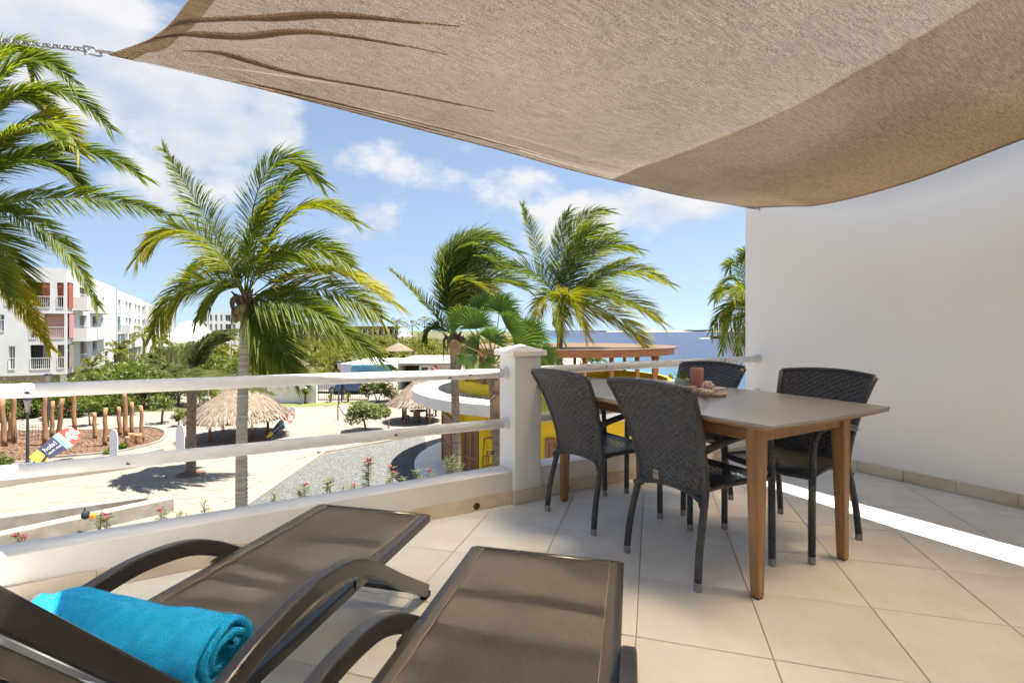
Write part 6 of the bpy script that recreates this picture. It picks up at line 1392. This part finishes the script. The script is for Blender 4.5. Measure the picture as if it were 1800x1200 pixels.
rosette('little yucca with a stem in front of the white garden wall', G(536.5, 709), 50, .75, yl=.15, stem=.75, seed=3); rosette('small spiky plant before the left leaf of the gate', G(581, 706), 40, .6, yl=.1, stem=.3, seed=4); rosette('small round spiky plant before the right leaf of the gate', G(612, 706), 50, .6, yl=.2, stem=.3, seed=5)
rosette('small dark yucca beyond the umbrella hut', G(766, 731), 30, .5, stem=.3, seed=6)

# ---------------------------------------------------------------- far grove
def far_palm(label, group, seed, h, L_, n, lean=.0):
    t = thing('grove_palm', label, 'palm tree', (0, 0, 0), 0, group); b = MB(); b.tube([(0, 0, -.05), (lean*.4, 0, h*.5), (lean, 0, h)], [.2, .15, .12], 7); b.build('trunk', 'palm_trunk', t)
    b = MB(); b.t = []; radial_fronds(b, V3((lean, 0, h)), n, L_, .62, 20, seed, .5, (-.5, 1.25), .085, .55, .05); b.build('crown', 'far_leaf', t, fix=False); return t
GL = 'wind-blown coconut palm in the dense grove before the brown hotel'; GG = 'palms in the far grove'
fps = [far_palm(GL, GG, 61, 2.6, 2.7, 18), far_palm(GL, GG, 62, 3.6, 2.8, 18, .3), far_palm(GL, GG, 63, 1.4, 2.6, 18)]
def far_bush(label, seed, rx, rz, n): t = make_bush('grove_tree', label, (0, 0, 0), rx, rx, rz, n, .42, seed, 'far_leaf', 'leafy trees in the far grove', cat='tree'); return t
BL = 'rounded leafy tree in the dense grove before the brown hotel'
fbs = [far_bush(BL, 71, 2.6, 1.6, 900), far_bush(BL, 72, 2.2, 1.9, 900)]
random.seed(77); first = {0: 1, 1: 1, 2: 1, 10: 1, 11: 1}
def put(kind, loc, s):
    src = fps[kind] if kind < 10 else fbs[kind-10]; rz = random.uniform(-.5, .5) if kind < 10 else random.uniform(0, 6)
    if first[kind]: first[kind] = 0; src.location = loc; src.scale = (s,)*3; src.rotation_euler.z = rz
    else: dup(src, loc, rz, scale=s)
spots = []
for d in (56, 62, 70, 80, 92, 106, 122, 140, 160, 180):
    n = int(30 if d > 70 else 22)
    for k in range(n//2 if d < 70 else n*2//3):
        px = random.uniform(405, 790); 
        if d < 68 and px > 590: continue
        if px > 640 and d < 74: continue
        x = X(px, d); spots.append((x, d+random.uniform(-4, 4)))
for x, y in spots:
    if (V3((x, y, 0))-V3((c3_.x, c3_.y-4, 0))).length < 5 or (V3((x, y, 0))-V3((c4_.x, c4_.y-2, 0))).length < 3: continue
    kind = random.choice((0, 0, 1, 2, 2, 2, 10, 11, 10)); put(kind, V3((x, y, 0)), random.uniform(.75, 1.1))
for px, d_ in [(random.uniform(770, 960), random.uniform(95, 200)) for _ in range(34)]: put(random.choice((0, 1, 2, 10, 11)), V3((min(X(px, d_), 9), d_, 0)), random.uniform(.8, 1.1))
for px in (775, 800, 815, 830): put(2, V3((X(px, 72), 72+random.uniform(-3, 3), 0)), 1.0)
# palms on the skyline
for px, ty, d, lb in ((697, 560, 130, 'tall dark palm on the skyline right of the hotel'), (725, 566, 150, 'small palm on the skyline beside the pointed white tent'), (746, 560, 140, 'wind-bent palm on the skyline left of the shaggy palm'), (655, 575, 190, 'low palm top on the skyline above the brown hotel')):
    hh = EYE-(ty-CY)/F*d; t = far_palm(lb, None, px, hh-1.0, 2.9, 16); t.location = (X(px, d), d, 0); t.pop('group', None) if hasattr(t, 'pop') else None
    if 'group' in t: del t['group']
# trees round the apartment blocks
for px, ty, d, lb in ((253, 582, 58, 'slim palm before the block with the green loggia'), (207, 612, 46, 'low palm before the left end of the second block'), (285, 595, 64, 'palm under the left edge of the white tent'), (385, 612, 60, 'palm beneath the right corner of the white tent'), (160, 640, 42, 'small palm at the corner of the left apartment block')):
    hh = EYE-(ty-CY)/F*d; t = far_palm(lb, None, px+5, hh-.5, 1.9, 16); t.location = (X(px, d), d, 0)
    if 'group' in t: del t['group']
t0 = make_bush('garden_tree', 'bright green leafy tree in the garden before the apartment blocks', V3((X(240, 44), 44, 0)), 2.0, 1.8, 1.7, 1500, .24, 91, group='leafy trees before the apartment blocks', cat='tree', trunkh=.4)
for px, d, s in ((262, 46, 1.1), (215, 41, .8), (185, 40, .75), (300, 50, 1.0), (325, 52, 1.1), (290, 42, .8), (350, 56, 1.0), (380, 58, .9), (400, 52, .9), (275, 60, 1.2), (310, 62, 1.1)):
    dup(t0, V3((X(px, d), d, 0)), random.uniform(0, 6), scale=s*random.uniform(.9, 1.1))
for k, (px, d) in enumerate(((455, 46), (490, 48), (520, 50), (560, 50), (470, 42.5), (505, 44))): put(2, V3((X(px, d), d, 0)), .8)
# small palm beside the pavilion
t = far_palm('small green palm right of the pergola posts below the rail', None, 7, 1.9, 1.6, 16); q = P(1186, 660, 34); t.location = (q.x, q.y, 0); 
if 'group' in t: del t['group']
t = far_palm('small palm seen between the pergola posts', None, 8, 3.0, 1.6, 16); q = P(1040, 640, 45); t.location = (q.x, q.y, 0); 
if 'group' in t: del t['group']

# ---------------------------------------------------------------- oleander shoots below the parapet
def oleander(px, ty, d, spread, nst, nfl, label, m='grey_leaf', seed=0):
    top = P(px, ty, d); t = thing('oleander', label, 'plant', V3((top.x, top.y, 0)), 0, 'oleander shoots below the parapet'); rnd = random.Random(seed+px)
    ends = []
    b = MB(); 
    for k in range(nst):
        e = V3((rnd.uniform(-1, 1)*spread, rnd.uniform(-1, 1)*spread, top.z-(rnd.uniform(0, .22) if k else 0))); ends.append(e); b.tube([(e.x*.2, e.y*.2, -.02), (e.x*.55, e.y*.55, e.z*.6), tuple(e)], [.022, .014, .004], 5)
    b.build('stem', 'bark', t); b = MB(); b.t = []
    for e in ends:
        for k in range(60):
            q = rnd.random()**1.3; p_ = V3((e.x*(.55+.45*(1-q*.35)), e.y*(.55+.45*(1-q*.35)), e.z-q*.75)); a = rnd.uniform(0, 6.283); el = rnd.uniform(.1, 1.0); l = rnd.uniform(.09, .16)
            d_ = V3((math.cos(a)*math.cos(el), math.sin(a)*math.cos(el), math.sin(el))); s = V3((-math.sin(a), math.cos(a), 0))*.010; b.add([p_, p_+d_*l*.5+s, p_+d_*l+V3((0, 0, -.02)), p_+d_*l*.5-s], [(0, 1, 2, 3)]); b.t += [rnd.uniform(.15, .7)]*4
    b.build('leaves', m, t, fix=False)
    for k in range(nfl):
        e = ends[k % nst]+V3((rnd.uniform(-.03, .03), rnd.uniform(-.03, .03), rnd.uniform(-.03, .02))); b = MB()
        for q in range(22):
            d_ = V3((rnd.gauss(0, 1), rnd.gauss(0, 1), rnd.gauss(0, 1)+.4)).normalized(); c = e+V3((d_.x, d_.y, d_.z*.8))*rnd.uniform(.012, .055); s = d_.cross(V3((.3, .5, 1))).normalized()*.014; w_ = d_.cross(s).normalized()*.014; b.add([c-s, c-w_, c+s+d_*.012, c+w_], [(0, 1, 2, 3)])
        b.build('blossom', 'oleander_pink', t, fix=False)
OL = [(488, 868, 8.2, .10, 2, 0, 'short leafy shoot without flowers near the tall palm trunk'), (540, 853, 8.3, .13, 3, 2, 'shoot with two small red flowers left of centre below the parapet'), (579, 843, 8.5, .08, 2, 1, 'slim upright shoot with one pink flower cluster'),
      (614, 852, 8.6, .12, 3, 1, 'low leafy shoot with one flower between taller ones'), (644, 806, 8.8, .12, 3, 2, 'tallest shoot topped by two deep pink flower clusters'), (690, 822, 9.0, .13, 3, 2, 'leaning shoot with a red flower right of the tallest one'),
      (709, 840, 9.1, .07, 2, 0, 'small flowerless shoot right of the leaning one'), (738, 830, 9.3, .14, 3, 0, 'bushy flowerless shoot near the white patio'), (758, 826, 9.4, .12, 3, 1, 'shoot with a single red flower near the white patio'), (793, 803, 9.5, .22, 5, 0, 'broad grey-green shoots before the shuttered door'),
      (182, 904, 7.6, .08, 3, 2, 'shoot with red and white flowers over the low concrete wall'), (24, 941, 7.0, .10, 3, 3, 'red flower cluster at the far left over the parapet'), (279, 895, 7.8, .06, 2, 1, 'shoot with a dull red flower before the wall end'), (325, 899, 7.9, .12, 3, 0, 'low spreading leaves right of the wall end'), (365, 882, 8.0, .06, 2, 0, 'single upright leafy shoot left of the tall palm trunk')]
for k, a in enumerate(OL): oleander(*a, seed=k)

# ---------------------------------------------------------------- repeats that can be told apart by their place get their own label
ORD = ['leftmost', 'second', 'third', 'fourth', 'fifth', 'sixth', 'seventh', 'eighth', 'ninth', 'tenth', 'eleventh', 'twelfth', 'thirteenth', 'fourteenth', 'fifteenth', 'sixteenth', 'seventeenth', 'eighteenth', 'nineteenth', 'twentieth', 'twenty-first']
for grp, what in (('shrubs before the apartment blocks', 'dense green shrubs in the bed before the apartment blocks'), ('leafy trees before the apartment blocks', 'bright green garden trees before the apartment blocks'), ('red-flowering shrubs behind the playground', 'red-flowering shrubs behind the playground logs')):
    obs = sorted([o for o in bpy.data.objects if o.parent is None and o.get('group') == grp], key=lambda o: o.location.x/o.location.y)
    for k, o in enumerate(obs): o['label'] = ORD[min(k, len(ORD)-1)]+(' of the ' if k == 0 else ' from the left of the ')+what
